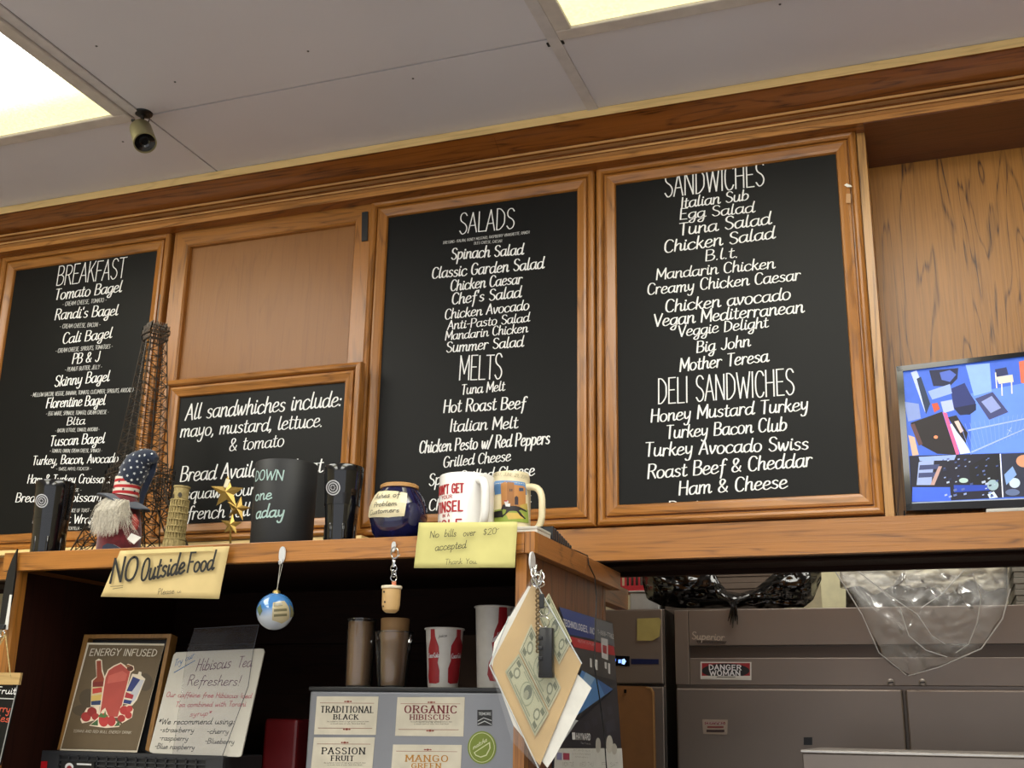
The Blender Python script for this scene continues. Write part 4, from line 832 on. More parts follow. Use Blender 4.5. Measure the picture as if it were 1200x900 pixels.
nr, Pn = note('paper_sign', 'tan handwritten sign saying no outside food, taped to the left of the hutch edge', [(141, 645.5), (269, 640), (257.5, 702), (119.5, 699.5)], paperT, 1.789,
  [('NO', (130, 684), (162, 679), 27, 'pen', 2.4), ('Outside', (166, 681.5), (217.5, 672), 24, 'pen', 2.4), ('Food', (221, 671), (252, 668), 22, 'pen', 2.4), ('Please', (187, 697), (206, 696), 6.5, 'pen', 1.8), ('-', (129, 691), (149, 690), 8, 'pen', 1.5), ('-', (132, 694), (148, 692), 8, 'pen', 1.5), ('u', (209.5, 695.5), (214, 694.5), 4.5, 'pen', 2.2)], inkB)
art(Pn, [('d9c88e', [(150, 645.5), (252, 641), (251.5, 646), (149.5, 650)])], nr, 'tape_strip', h=.0062, rough=.15)
nr2, Pn2 = note('paper_sign', 'yellow handwritten note about no bills over twenty, hanging in front of the white mug', [(491, 612.5), (606.5, 611.5), (604, 665.5), (486, 666)], paperY, 1.789,
  [('No', (505, 631), (516, 630), 8), ('bills', (522, 629.5), (536, 629), 8.5), ('over', (544, 629), (558.5, 628), 8), ('$20', (567, 628), (583, 626), 7), ('-', (582, 624), (587, 622), 5), ('accepted', (511, 646), (547.5, 642.5), 9), ('Thank', (523, 662), (543, 661), 6), ('You.', (547, 661), (561, 661), 6)], inkB, 'pen', 1.7)
# ------------------------------------------------------------------ hanging things
def hook(x, y, Y, parent, nrm=(0, -1, 0), s=1.0, name='adhesive_hook'):
    P = Plane(at(x, y, Y) if nrm[0] == 0 else Vector(parent.location), nrm); b = B(); o = P.o
    pts = [P.pt(.0065*s*math.sin(a)*(1+.1*math.cos(a)), .013*s*math.cos(a)-(.004*s if math.cos(a) < 0 else 0), .0008) for a in [2*math.pi*i/20 for i in range(20)]]
    b.slab(pts, P.n*.0022)
    b.tube([P.pt(0, -.012*s, .003), P.pt(0, -.018*s, .004), P.pt(0, -.019*s, .009), P.pt(0, -.014*s, .011)], .0018*s, 8)
    return b.build(name, mat('white_plastic', 'c9c9c9', .3), parent, smooth=True)
Yo = 1.79; oc = at(322.3, 716.5, 1.785); k = mpp(oc); R = 21.6*k
t = thing('hanging_bauble', at(331, 645, 1.8), 'shiny blue and white glass bauble on a string under the hutch edge', 'ornament')
hook(331.5, 649, 1.799, t)
om = bpy.data.materials.new('painted_glass'); om.use_nodes = True; nt = om.node_tree; pb_ = nt.nodes['Principled BSDF']; tcn = nt.nodes.new('ShaderNodeTexCoord'); sx_ = nt.nodes.new('ShaderNodeSeparateXYZ'); nz = nt.nodes.new('ShaderNodeTexNoise'); nz.inputs['Scale'].default_value = 25
nt.links.new(tcn.outputs['Object'], sx_.inputs[0]); nt.links.new(tcn.outputs['Object'], nz.inputs['Vector']); ad = nt.nodes.new('ShaderNodeMath'); ad.operation = 'MULTIPLY_ADD'; ad.inputs[1].default_value = 1.0
zc_ = oc.z-t.location.z; mr = nt.nodes.new('ShaderNodeMapRange'); mr.inputs['From Min'].default_value = zc_-R; mr.inputs['From Max'].default_value = zc_+R
nt.links.new(sx_.outputs['Z'], mr.inputs['Value']); nm_ = nt.nodes.new('ShaderNodeMath'); nm_.operation = 'MULTIPLY'; nm_.inputs[1].default_value = .3; nt.links.new(nz.outputs['Fac'], nm_.inputs[0]); nt.links.new(mr.outputs[0], ad.inputs[0]); nt.links.new(nm_.outputs[0], ad.inputs[2])
rp_ = nt.nodes.new('ShaderNodeValToRGB'); rp_.color_ramp.elements[0].position = .45; rp_.color_ramp.elements[0].color = (*lin('b4bcc8'), 1); rp_.color_ramp.elements[1].position = .72; rp_.color_ramp.elements[1].color = (*lin('3f7ab8'), 1)
nt.links.new(ad.outputs[0], rp_.inputs[0]); nt.links.new(rp_.outputs[0], pb_.inputs['Base Color']); pb_.inputs['Roughness'].default_value = .08; pb_.inputs['Coat Weight'].default_value = 1
B().lathe(oc.x, 1.785, [(R*math.sin(math.pi*i/24), oc.z-R*math.cos(math.pi*i/24)) for i in range(25)], 48).build('glass_ball', om, t, smooth=True)
B().lathe(oc.x, 1.785, [(0, oc.z+R-.002), (.007, oc.z+R-.002), (.0065, oc.z+R+.003), (.003, oc.z+R+.005), (0, oc.z+R+.005)], 20).build('cap', mat('brass_cap', 'c8b070', .3, metal=.8), t, smooth=True)
b = B(); tpc = Vector((oc.x, 1.785, oc.z+R+.004)); hk = at(330, 661, 1.787); b.tube([tpc, hk+Vector((.002, 0, 0)), hk+Vector((-.003, 0, .001)), tpc+Vector((.001, 0, 0))], .0007, 5); b.build('string', mat('silver_cord', 'a8a498', .4), t)
sfo = Rev(oc.x, 1.785, [(max(.002, R*math.sin(math.pi*i/24)), oc.z-R*math.cos(math.pi*i/24)) for i in range(25)])
sfo.du = R*.1
OI = [('b0a484', [(320, 706), (333, 704), (338, 711), (338, 726), (330, 731), (319, 727)]), ('7c7660', [(321, 707), (331, 706), (331, 710), (321, 711)]), ('6c664e', [(321, 714), (336, 713), (336, 716), (321, 717)]), ('6c664e', [(321, 720), (336, 719), (336, 722), (321, 723)]), ('5c6a4c', [(302, 713), (306, 708), (308, 716), (305, 722)]), ('787454', [(338, 708), (342, 712), (343, 722), (339, 724)])]
art(sfo, [(c, p) for c, p in OI], t, 'painted_town', h=.0005, rough=.1)
# keyring with cup charm
t = thing('cup_keychain', at(462, 642, 1.8), 'small tan cup shaped keychain charm hanging on a silver clip', 'keychain')
hook(462, 640, 1.799, t, s=.6)
b = B(); Yk = 1.787
b.tube([at(462+4.6*math.sin(a)*(1 if a < math.pi else .8), 648-6*math.cos(a)*1.1, Yk) for a in [2*math.pi*i/16 for i in range(16)]], .0013, 6, closed=True)
b.tube([at(466, 652, Yk), at(469, 650, Yk-.002)], .0012, 5)
b.box(at(460, 660, Yk).x, at(463.5, 660, Yk).x, Yk-.002, Yk+.002, at(461, 665, Yk).z, at(461, 656, Yk).z, .0008)
for i, y in enumerate((666, 672, 677)):
    b.tube([at(461.5+(2.4 if i % 2 else 3.6)*math.sin(a), y+4.2*math.cos(a), Yk+.002*math.sin(a)*(i-1)) for a in [2*math.pi*j/12 for j in range(12)]], .0009, 5, closed=True)
b.build('clip_and_rings', chrome, t, smooth=True)
P = Plane((0, Yk, 0)); sheet(P, [(459, 681), (463.5, 681), (463.5, 687), (459, 687)], .003, 'strap', mat('coral_strap', 'c87858', .6), t)
cc_ = at(459, 690, Yk); k = mpp(cc_); r_ = 11*k; z_ = lambda y: at(459, y, Yk).z
B().lathe(cc_.x, Yk, [(0, z_(718)), (6*k, z_(718)), (9.3*k, z_(715)), (10.6*k, z_(709)), (11*k, z_(690)), (0, z_(690))], 32).build('charm_cup', mat('tan_vinyl', 'c4a06c', .45), t, smooth=True)
B().lathe(cc_.x, Yk, [(0, z_(690)), (12*k, z_(690)), (12.4*k, z_(688.5)), (12*k, z_(686.8)), (0, z_(686.2))], 32).build('charm_lid', mat('cream_vinyl', 'd8ccb4', .4), t, smooth=True)
sfk = Rev(cc_.x, Yk, [(6*k, z_(718)), (9.3*k, z_(715)), (10.6*k, z_(709)), (11*k, z_(690))]); art(sfk, [('30241c', ell(450.3, 693.5, 1.1, 1.3, 10)), ('30241c', ell(451.2, 705.5, 1.1, 1.3, 10)), ('30241c', ell(449.5, 710.5, .9, 1.1, 10))], t, 'spots', h=.0005)
# left edge: dark blade shaped strap with a paper slip, twine and slate sign
t = thing('letter_opener', at(8, 690, 1.79), 'dark pointed letter opener with a white slip, hanging at the far left', 'letter opener')
P = Plane((0, 1.792, 0)); sheet(P, [(20, 643), (19, 650), (17.5, 675), (14, 700), (9, 722), (5, 736), (-2, 738), (3, 700), (8, 672), (14, 655)], .004, 'blade', blackP, t)
sheet(P, [(12, 697), (14.5, 697), (9.5, 738), (5.5, 738)], .001, 'paper_slip', mat('white_paper', 'd8d6cf', .7), t, h=.0015)
b = B(); q = at(3, 743, 1.786); b.tube([q+Vector((.006*math.cos(a), -.001, .006*math.sin(a))) for a in [2*math.pi*i/14 for i in range(14)]], .0016, 6, closed=True); b.build('ring', chrome, t, smooth=True)
B().box(at(0, 736, 1.79).x-.002, at(7, 736, 1.79).x, 1.784, 1.79, at(3, 738, 1.79).z, at(3, 732, 1.79).z, .0015).build('collar', blackM, t)
t = thing('slate_sign', at(0, 800, 1.78), 'hanging black sign with a pale wooden top bar, cut off by the left frame edge', 'sign')
P = Plane((0, 1.775, 0)); sheet(P, [(-40, 787.5), (25.5, 788.5), (23, 802.5), (-42, 801)], .006, 'top_bar', oak('pale_wood', 0, '9a7a48', 'c4a46c', .3), t, h=.003)
sheet(P, [(-41, 801.5), (21.5, 803), (0, 897), (-60, 890)], .003, 'slate', slate, t); P2 = Plane((0, 1.774, 0))
b = B(); b.tube([at(6.5, 744, 1.782), at(9, 765, 1.775), at(12.5, 793, 1.771)], .0012, 6); b.tube([at(6, 744, 1.782), at(-20, 793, 1.771)], .0012, 6); b.build('twine', mat('jute', 'b09a68', .9, var=.3, vscale=300), t)
art(P, [('b8b8b4', [(-30, 816.5), (17.5, 818.5), (17, 819.7), (-30, 817.8)]), ('8a8a88', [(20, 803), (21.3, 803), (0, 896), (-1.3, 896)])], t, 'chalk_line', h=.0006)
lettering(P, 'Fresh Fruit', (-32, 811.5), (18.5, 813.5), 8, chalk, t, 'pen', wk=2.2, h=.0008)
om2 = mat('orange_chalk', 'c8553c', .8); lettering(P, 'Cherry', (-16, 832.5), (12, 835), 9, om2, t, 'pen', wk=2.4, h=.0008); lettering(P, 'Berries', (-24, 843), (11, 846.5), 9, om2, t, 'pen', wk=2.4, h=.0008)
# ------------------------------------------------------------------ bundle of notes in a plastic sleeve on the hutch corner
t = thing('note_holder', at(622, 660, 1.80), 'clear sleeve of paper and bank notes hanging by a corner from the hutch post', 'sleeve')
P = Plane((0, 1.772, 0)); wp = mat('white_paper', 'd8d6cf', .7); kraft = mat('tan_card', 'bfa06c', .7, var=.12, vscale=14)
hkp = atX(622, 658, SX1+.002); hk_ = B(); PH = Plane(hkp, (1, 0, 0))
hk_.slab([PH.pt(.013*math.sin(a), .016*math.cos(a), .0008) for a in [2*math.pi*i/18 for i in range(18)]], (.003, 0, 0)); hk_.tube([hkp+Vector((.004, -.002, -.01)), hkp+Vector((.012, -.012, -.016)), at(624, 670, 1.775)], .002, 8); hk_.build('adhesive_hook', mat('white_plastic', 'c9c9c9', .3), t, smooth=True)
sheet(P, [(618, 686), (578, 752), (574, 778), (600, 850), (640, 900), (650, 885), (692, 806), (655, 770), (626, 690)], .0006, 'white_paper', wp, t, h=-.006)
sheet(P, [(624, 682), (640, 716), (681, 777), (672, 800), (632, 897), (622, 886), (576, 782), (578, 772), (600, 730)], .0008, 'tan_card', kraft, t, h=-.003)
bill = mat('bank_note_green', 'a3a284', .7, var=.12, vscale=120); bill2 = mat('bank_note_pale', 'b3ae90', .7, var=.12, vscale=120)
def banknote(c, m, h, num):
    o = sheet(P, c, .0003, 'bank_note', m, t, h=h)
    def L_(u, v): return tuple((c[0][i]*(1-u)+c[1][i]*u)*(1-v)+(c[3][i]*(1-u)+c[2][i]*u)*v for i in (0, 1))
    def EL(u, v, ru, rv, n=18): return [L_(u+ru*math.cos(2*math.pi*i/n), v+rv*math.sin(2*math.pi*i/n)) for i in range(n)]
    def RC(u0, v0, u1, v1): return [L_(u0, v0), L_(u1, v0), L_(u1, v1), L_(u0, v1)]
    sh = [('6c7058', RC(.03, .05, .97, .95)), ('aaa88a', RC(.045, .09, .955, .91)), ('7d8266', EL(.5, .5, .15, .40)), ('a5a68a', EL(.5, .5, .135, .36)), ('5a5e4c', EL(.5, .58, .085, .26)), ('8c8d74', EL(.5, .45, .05, .17)), ('6a6e56', EL(.17, .5, .07, .2)), ('b0af94', EL(.17, .5, .045, .13)), ('6a6e56', EL(.83, .5, .07, .2)), ('b0af94', EL(.83, .5, .045, .13)),
          ('5c6048', RC(.06, .12, .15, .3)), ('5c6048', RC(.85, .12, .94, .3)), ('5c6048', RC(.06, .7, .15, .88)), ('5c6048', RC(.85, .7, .94, .88)), ('83876b', RC(.25, .14, .75, .2)), ('83876b', RC(.25, .82, .75, .87))]
    art(P, sh, t, 'note_engraving', h=h+.0003, step=.00002, rough=.8)
    for u in (.08, .87): lettering(P, num, L_(u, .29), L_(u+.06, .29), 4, mat('note_cream', 'b8b698', .8), t, 'pen', wk=1.4, h=h+.0008)
banknote([(608, 763), (643, 833), (657, 806), (622, 731)], bill2, -.0012, '20')
banknote([(629, 717), (655, 779), (670, 751), (643, 695)], bill2, -.0006, '20')
banknote([(592, 787), (627, 863), (643, 836), (608, 766)], bill, .0002, '100')
sleeve = film('sleeve_film', 'dfe2e2', .10, .06, .3)
b = B(); ol = [(624, 676), (650, 722), (682, 778), (662, 826), (632, 902), (600, 868), (574, 780), (577, 760), (597, 722)]
q = [P.px(*p) for p in ol]; c_ = P.px(628, 790); ctr = b.bm.verts.new(P.pt(*c_, .0035)); ring = [b.bm.verts.new(P.pt(a, z, .0022)) for a, z in q]
mid = [b.bm.verts.new(P.pt(a*.5+c_[0]*.5, z*.5+c_[1]*.5, .0045+.0012*math.sin(i*2.3))) for i, (a, z) in enumerate(q)]
for i in range(len(q)):
    j = (i+1) % len(q); b.bm.faces.new([ring[i], ring[j], mid[j], mid[i]]); b.bm.faces.new([mid[i], mid[j], ctr])
b.build('sleeve', sleeve, t, smooth=True)
for i, (A_, B_) in enumerate((((597, 722), (574, 780)), ((574, 780), (632, 902)), ((624, 676), (682, 778)))): B().tube([P.pt(*P.px(*A_), .001), P.pt(*P.px(*B_), .001)], .0011, 6).build('welded_edge', mat('sleeve_edge', 'bfc4c6', .1, coat=1), t, smooth=True)
# keys with dark fob
t = thing('key_ring', at(626, 668, 1.75), 'metal clips with a braided cord and black fob, hanging over the bank notes', 'key ring')
Yk = 1.757; P = Plane((0, Yk, 0))
for (x, y, r1, r2, th) in ((629, 680, 6, 6.5, .0012), (633, 676, 4.5, 6, .0011), (626, 671, 3.2, 5, .0012), (638, 716, 6, 5, .0009), (637, 729, 6.5, 6.5, .0009), (631, 684, 7, 4, .001)):
    B().tube([at(x+r1*math.sin(a), y+r2*math.cos(a), Yk+.003*math.sin(a*1+x)) for a in [2*math.pi*i/16 for i in range(16)]], th, 6, closed=True).build('ring', chrome, t, smooth=True)
for (x0, y0, x1, y1) in ((629, 662, 627, 676), (624, 664, 631, 690), (635, 668, 629, 690)): B().tube([at(x0, y0, Yk+.002), at(x1, y1, Yk-.001)], .0016, 6).build('clip', chrome, t, smooth=True)
b = B(); n = 46
for s_ in range(2): b.tube([at(630+.4*i/n+2.0*math.sin(i*.95+s_*math.pi), 690+75*i/n, Yk-.001+.0018*math.cos(i*.95+s_*math.pi)) for i in range(n+1)], .0014, 6)
b.build('braided_cord', [mat('tan_braid', '6e5a3c', .7, var=.5, vscale=200)], t, smooth=True)
b = B()
for a_, bb_, cc2, dd in ((632.5, 736, 649, 792),):
    p0 = at(a_+1, bb_, Yk); p1 = at(cc2, dd, Yk); b.box(p0.x, p1.x, Yk-.010, Yk+.004, p1.z, p0.z, .0025)
for y in (748, 760, 772): p = at(634, y, Yk); b.box(p.x-.001, p.x+.006, Yk-.012, Yk+.002, p.z-.003, p.z+.003, .001)
p = at(641, 790, Yk); b.box(p.x-.012, p.x+.012, Yk-.009, Yk+.003, p.z-.006, p.z+.004, .002)
b.build('black_fob', blackP, t, smooth=True)
b = B(); p = at(635, 702, Yk); b.box(p.x-.004, p.x+.004, Yk-.003, Yk+.002, p.z-.015, p.z+.008, .0015); b.build('buckle', blackM, t)
# calendar on the side panel
t = thing('wall_calendar', atX(690, 900, SX1), 'trade calendar with blue and red header and city picture, on the hutch side', 'calendar')
P = Plane((XP1+.0005, 0, 0), (1, 0, 0)); h0 = .002
sheet(P, [(655, 711.5), (717, 730), (728.5, 905), (646, 905)], .0015, 'sheet', mat('print_charcoal', '22242c', .35), t, h=h0)
def cq(L): return [(x/4.5+640, y/4.5+700) for x, y in L]
CA = [('1f3a86', [(62, 50), (248, 108), (248, 222), (115, 195)]), ('5c6068', [(248, 108), (342, 140), (355, 260), (248, 222)]), ('b5262e', [(115, 205), (350, 258), (358, 308), (140, 262)]), ('3b3a3c', [(125, 262), (358, 308), (362, 440), (180, 390)]), ('c8c8cc', [(282, 212), (318, 222), (320, 332), (286, 318)]), ('a83a42', [(290, 250), (312, 256), (312, 300), (292, 292)]),
      ('d8d8da', [(222, 320), (232, 323), (234, 370), (224, 366)]), ('d8d8da', [(246, 326), (262, 330), (264, 384), (248, 378)]), ('d8d8da', [(300, 340), (312, 344), (312, 378), (302, 374)]), ('d8d8da', [(318, 346), (330, 350), (330, 405), (320, 400)]),
      ('4c86c8', [(180, 385), (345, 485), (225, 570), (130, 640), (60, 690), (90, 600)]), ('8fb4dc', [(200, 395), (250, 425), (170, 560), (120, 600)]), ('2c5c9c', [(260, 430), (345, 485), (300, 515)]), ('c8cdd2', [(60, 690), (130, 640), (160, 650), (60, 790), (40, 790)]), ('1a1c28', [(150, 660), (345, 490), (372, 560), (388, 795), (60, 795)]),
      ('2c2e3c', [(190, 660), (215, 650), (225, 690), (200, 705)]), ('2c2e3c', [(230, 640), (255, 628), (265, 668), (240, 680)]), ('2c2e3c', [(270, 610), (295, 598), (305, 640), (280, 650)]), ('2c2e3c', [(310, 580), (335, 568), (345, 612), (320, 622)]), ('2c2e3c', [(300, 660), (350, 640), (360, 700), (310, 715)]),
      ('d6d6d2', [(36, 796), (390, 796), (398, 925), (30, 925)]), ('b8b4ac', ell(264, 780, 14, 40)), ('c8c4bc', ell(324, 775, 18, 48)), ('b8b4ac', ell(350, 800, 14, 30)), ('a8405a', [(78, 820), (112, 822), (112, 858), (78, 856)]), ('8a8ab4', [(45, 818), (72, 820), (72, 858), (44, 856)])]
art(P, [(c, cq(p)) for c, p in CA], t, 'printed_page', h=h0+.0006, step=.00006, rough=.3)
wi = mat('white_ink', 'dadade', .5); gi = mat('grey_ink', '6a6458', .7)
for tx, l, r, cp, s_, w_, m_ in (('TECHNOLOGIES, INC.', (72, 148), (242, 196), 32, 'bold', 1.0, wi), ('PENTAIR SUPPLIER', (148, 236), (238, 256), 12, 'pen', 2, wi), ('1-888-7762', (255, 192), (340, 218), 22, 'bold', .9, wi), ('HAYWARD', (140, 748), (216, 752), 32, 'bold', 1.1, wi), ('Pool Products', (165, 772), (216, 776), 11, 'pen', 2, wi),
      ('24/7 SERVICE CALL US', (125, 808), (215, 812), 8, 'pen', 2, gi), ('pumps filters heaters', (120, 826), (215, 830), 8, 'pen', 1.6, gi), ('cleaners and parts', (135, 842), (205, 846), 8, 'pen', 1.6, gi), ('MON TUE', (68, 890), (128, 890), 22, 'pen', 1.3, gi), ('WED THU', (155, 890), (232, 891), 22, 'pen', 1.3, gi), ('FRI SAT', (275, 892), (362, 893), 22, 'pen', 1.3, gi)):
    lettering(P, tx, cq([l])[0], cq([r])[0], cp/4.5, m_, t, s_, wk=w_, h=h0+.0045)
sheet(P, cq([(120, 712), (136, 712), (138, 750), (122, 750)]), .0002, 'logo_block', wi, t, h=h0+.004)
# ------------------------------------------------------------------ inside the hutch
CT = .901
tea = thing('tea_dispenser', at(480, 900, 2.1), 'brushed steel tea dispenser with four flavour labels, in the right bay of the hutch', 'dispenser')
YT = 1.98; p0 = at(363.5, 807, YT); p1 = at(600, 808.5, YT); ztop = p0.z
B().box(p0.x-.0, p1.x+.01, YT, 2.29, CT, ztop-.004, .004).build('housing', mat('tea_steel', '84868c', .35, metal=.35, var=.05, vscale=5), tea)
B().box(p0.x-.002, p1.x+.012, YT-.003, 2.295, ztop-.004, ztop+.004, .002).build('lid', blackP, tea)
P = Plane((0, YT, 0)); cardm = mat('label_card', 'c9c2b0', .6)
def tq(L): return [(x/4.285+350, y/4.285+690) for x, y in L]
cards = [('TRADITIONAL', 'BLACK', '1c1c1c', [(93, 540), (402, 541), (388, 734), (78, 731)], (112, 620, 378, 622), (176, 655, 300, 656)), ('ORGANIC', 'HIBISCUS', '6a1420', [(497, 544), (835, 544), (828, 742), (485, 738)], (533, 622, 795, 624), (560, 656, 760, 657)),
         ('PASSION', 'FRUIT', '1c1c1c', [(78, 746), (384, 746), (366, 950), (58, 948)], (118, 828, 335, 830), (164, 862, 278, 863)), ('MANGO', 'GREEN', 'b07820', [(475, 782), (820, 784), (812, 960), (462, 958)], (538, 866, 752, 868), (568, 900, 716, 901))]
for a_, c2, ik, pts, l1, l2 in cards:
    cd = sheet(P, tq(pts), .0006, 'flavour_label', cardm, tea, h=.0009, label='cream label reading %s %s' % (a_.lower(), c2.lower())); im = mat('ink_'+ik, ik, .6)
    lettering(P, a_, tq([l1[:2]])[0], tq([l1[2:]])[0], 7.0 if a_ != 'ORGANIC' else 8.2, im, tea, 'slab', wk=1.5 if a_ == 'TRADITIONAL' else 1.7, h=.0014); lettering(P, c2, tq([l2[:2]])[0], tq([l2[2:]])[0], 5.4, im, tea, 'slab', wk=1.9, h=.0014)
    (tx0, ty0), (tx1, ty1) = pts[0], pts[1]; cx_ = (tx0+tx1)/2+2
    sh = [('8a4438', [(tx0+16, ty0+32), (tx1-22, ty1+33), (tx1-22, ty1+35), (tx0+16, ty0+34)])]
    for s_ in (-1, 0, 1): sh.append(('8a4438', ell(cx_+s_*14, ty0+26, 8-abs(s_)*2, 5-abs(s_)*1.5, 10)))
    if ty0 < 700:
        yb = pts[3][1]; sh.append(('8a4438', [(tx0+6, yb-33), (tx1-30, yb-31), (tx1-30, yb-29), (tx0+6, yb-31)]))
        for s_ in (-1, 0, 1): sh.append(('8a4438', ell(cx_-6+s_*14, yb-25, 8-abs(s_)*2, 5-abs(s_)*1.5, 10)))
    art(P, [(c, tq(p)) for c, p in sh], tea, 'label_ornament', h=.0012)
    yb = l2[1]+14
    for r_, tx in enumerate(('An authentic blend of high grown premium teas', 'a smooth taste of notes, thick bold finish')):
        if yb+r_*11 < 905: lettering(P, tx, tq([(cx_-105+r_*18, yb+r_*11)])[0], tq([(cx_+105-r_*18, yb+r_*11)])[0], 1.5, inkB, tea, 'pen', wk=2.2, h=.0014)
lettering(P, '- CAFFEINE FREE -', tq([(592, 671)])[0], tq([(732, 672)])[0], 1.8, inkB, tea, 'pen', wk=2.2, h=.0014)
art(P, [('1a1a1c', tq([(898, 608), (972, 608), (972, 688), (898, 688)])), ('aeb0b2', tq([(900, 662), (930, 646), (970, 660), (970, 664), (930, 650), (900, 667)])), ('aeb0b2', tq([(900, 678), (935, 662), (970, 680), (970, 684), (935, 667), (900, 683)]))], tea, 'black_sticker', h=.0008)
lettering(P, 'TEMORE', tq([(905, 634)])[0], tq([(968, 634)])[0], 3, mat('silver_ink', 'b4b6b8', .5), tea, 'bold', h=.0016)
mg = '6f7f2a'; art(P, [(mg, tq(ell(921, 797, 72, 83, 40))), ('c3c79a', tq(ell(921, 797, 64, 75, 40))), (mg, tq(ell(921, 797, 61, 72, 40))), ('c3c79a', tq([(880, 822), (962, 768), (965, 800), (945, 838), (915, 848), (890, 838)])), (mg, tq([(886, 823), (957, 777), (959, 800), (941, 833), (915, 842), (893, 834)]))], tea, 'green_round_sticker', h=.0008)
lettering(P, 'matcha', tq([(876, 808)])[0], tq([(946, 766)])[0], 5.5, mat('pale_green_ink', 'cdd0a8', .5), tea, 'pen', wk=2, h=.0018)
# cups on the dispenser
zc = ztop+.0045; Yc2 = 2.06
def cup_px(x0, x1, xb0, xb1, yt, Y): p = at((x0+x1)/2, yt, Y); k = mpp(p); b_ = at((xb0+xb1)/2, 803, Y); return (p.x+b_.x)/2, (x1-x0)/2*k, (xb1-xb0)/2*k, p.z
paper_w = mat('waxed_white_paper', 'c4c0ba', .35)
def papercup(x0, x1, xb0, xb1, yt, Y, lb, bottles, script):
    cx, rt, rb, zt = cup_px(x0, x1, xb0, xb1, yt, Y); t = thing('paper_cup', (cx, Y, zc), lb, 'cup')
    B().lathe(cx, Y, [(0, zc+.003), (rb-.001, zc+.003), (rb-.0005, zc), (rb, zc), (rt-.002, zt-.004), (rt-.004, zt-.006), (rb-.001, zc+.006), (0, zc+.006)], 40).build('cup_wall', paper_w, t, smooth=True)
    B().tube([Vector((cx+(rt-.001)*math.cos(a), Y+(rt-.001)*math.sin(a), zt-.0025)) for a in [2*math.pi*i/40 for i in range(40)]], .0018, 8, closed=True).build('rolled_rim', paper_w, t, smooth=True)
    sf = Rev(cx, Y, [(rb, zc), (rt-.002, zt-.004)]); art(sf, [('96151f', p) for p in bottles], t, 'red_bottle_print', h=.0006)
    for l, r, cp in script: lettering(sf, 'Coca-Cola', l, r, cp, wi, t, 'brush', wk=1.3, h=.0014)
    return t, sf
def bp(xs): return [(x/4.285+350, y/4.285+690) for x, y in xs]
b1 = bp([(664, 203), (684, 203), (686, 240), (704, 290), (706, 330), (698, 370), (707, 410), (706, 470), (690, 476), (656, 474), (652, 440), (655, 400), (653, 350), (654, 300), (664, 250)])
b2 = bp([(793, 203), (813, 203), (812, 250), (820, 300), (812, 350), (806, 400), (803, 440), (796, 474), (760, 478), (748, 470), (750, 400), (764, 360), (762, 320), (766, 285), (792, 240)])
t, sf = papercup(497.5, 544, 502, 537, 736, Yc2, 'white paper cup with two red bottle shapes, marked juice, centre of the dispenser top', [b1, b2], [(bp([(655, 347)])[0], bp([(705, 344)])[0], 5.5), (bp([(765, 350)])[0], bp([(809, 346)])[0], 5.5)])
lettering(sf, 'juice', bp([(703, 243)])[0], bp([(744, 241)])[0], 3.4, inkB, t, 'pen', wk=2.4, h=.001)
b3 = bp([(1006, 92), (1045, 92), (1045, 330), (1020, 470), (960, 462), (948, 430), (955, 370), (975, 330), (970, 270), (985, 210), (1002, 170)])
papercup(556.5, 604, 559, 596, 710.5, 2.075, 'tall white paper cup with a red bottle shape, partly behind the bank notes', [b3], [(bp([(972, 270)])[0], bp([(1012, 240)])[0], 7)])
tanc = mat('tan_paper_cup', 'a07c52', .6, var=.05)
clr = film('clear_cup', 'e0e2e4', .07, .03, .42)
def clearcup(x0, x1, xb0, xb1, yt, Y, lb, lvl, inner=None):
    cx, rt, rb, zt = cup_px(x0, x1, xb0, xb1, yt, Y); t = thing('plastic_cup', (cx, Y, zc), lb, 'cup')
    B().lathe(cx, Y, [(0, zc+.002), (rb, zc), (rb*1.02, zc+.004), (rb+(rt-rb)*.28, zc+(zt-zc)*.2), (rb+(rt-rb)*.3, zc+(zt-zc)*.22), (rb+(rt-rb)*.78, zc+(zt-zc)*.78), (rb+(rt-rb)*.86, zc+(zt-zc)*.8), (rt-.001, zt-.003)], 40).build('cup_wall', clr, t, smooth=True)
    B().tube([Vector((cx+rt*math.cos(a), Y+rt*math.sin(a), zt-.002)) for a in [2*math.pi*i/40 for i in range(40)]], .0013, 8, closed=True).build('rolled_rim', clr, t, smooth=True)
    if inner: i0, i1, j0, j1, yi = inner; ci, ri, rj, zi = cup_px(i0, i1, j0, j1, yi, Y)
    else: ri, rj, zi = rt*.9, rb*.93, lvl
    rj = min(rj, rb*.94)
    B().lathe(cx if not inner else ci, Y, [(0, zc+.004), (rj, zc+.004), (ri, zi-.002), (ri-.001, zi), (ri-.003, zi-.002), (ri-.003, zi-.02), (0, zi-.021)], 40).build('inner_cup', tanc, t, smooth=True, label='tan paper cup nested inside')
clearcup(405.5, 440, 406, 437, 725, 2.06, 'clear plastic cup with a tan lining, leftmost on the dispenser', at(420, 729, 2.06).z)
clearcup(438, 484, 444, 476, 740, 2.05, 'wide clear plastic cup holding a taller tan paper cup, on the dispenser', 0, (446, 480, 447, 474, 725))
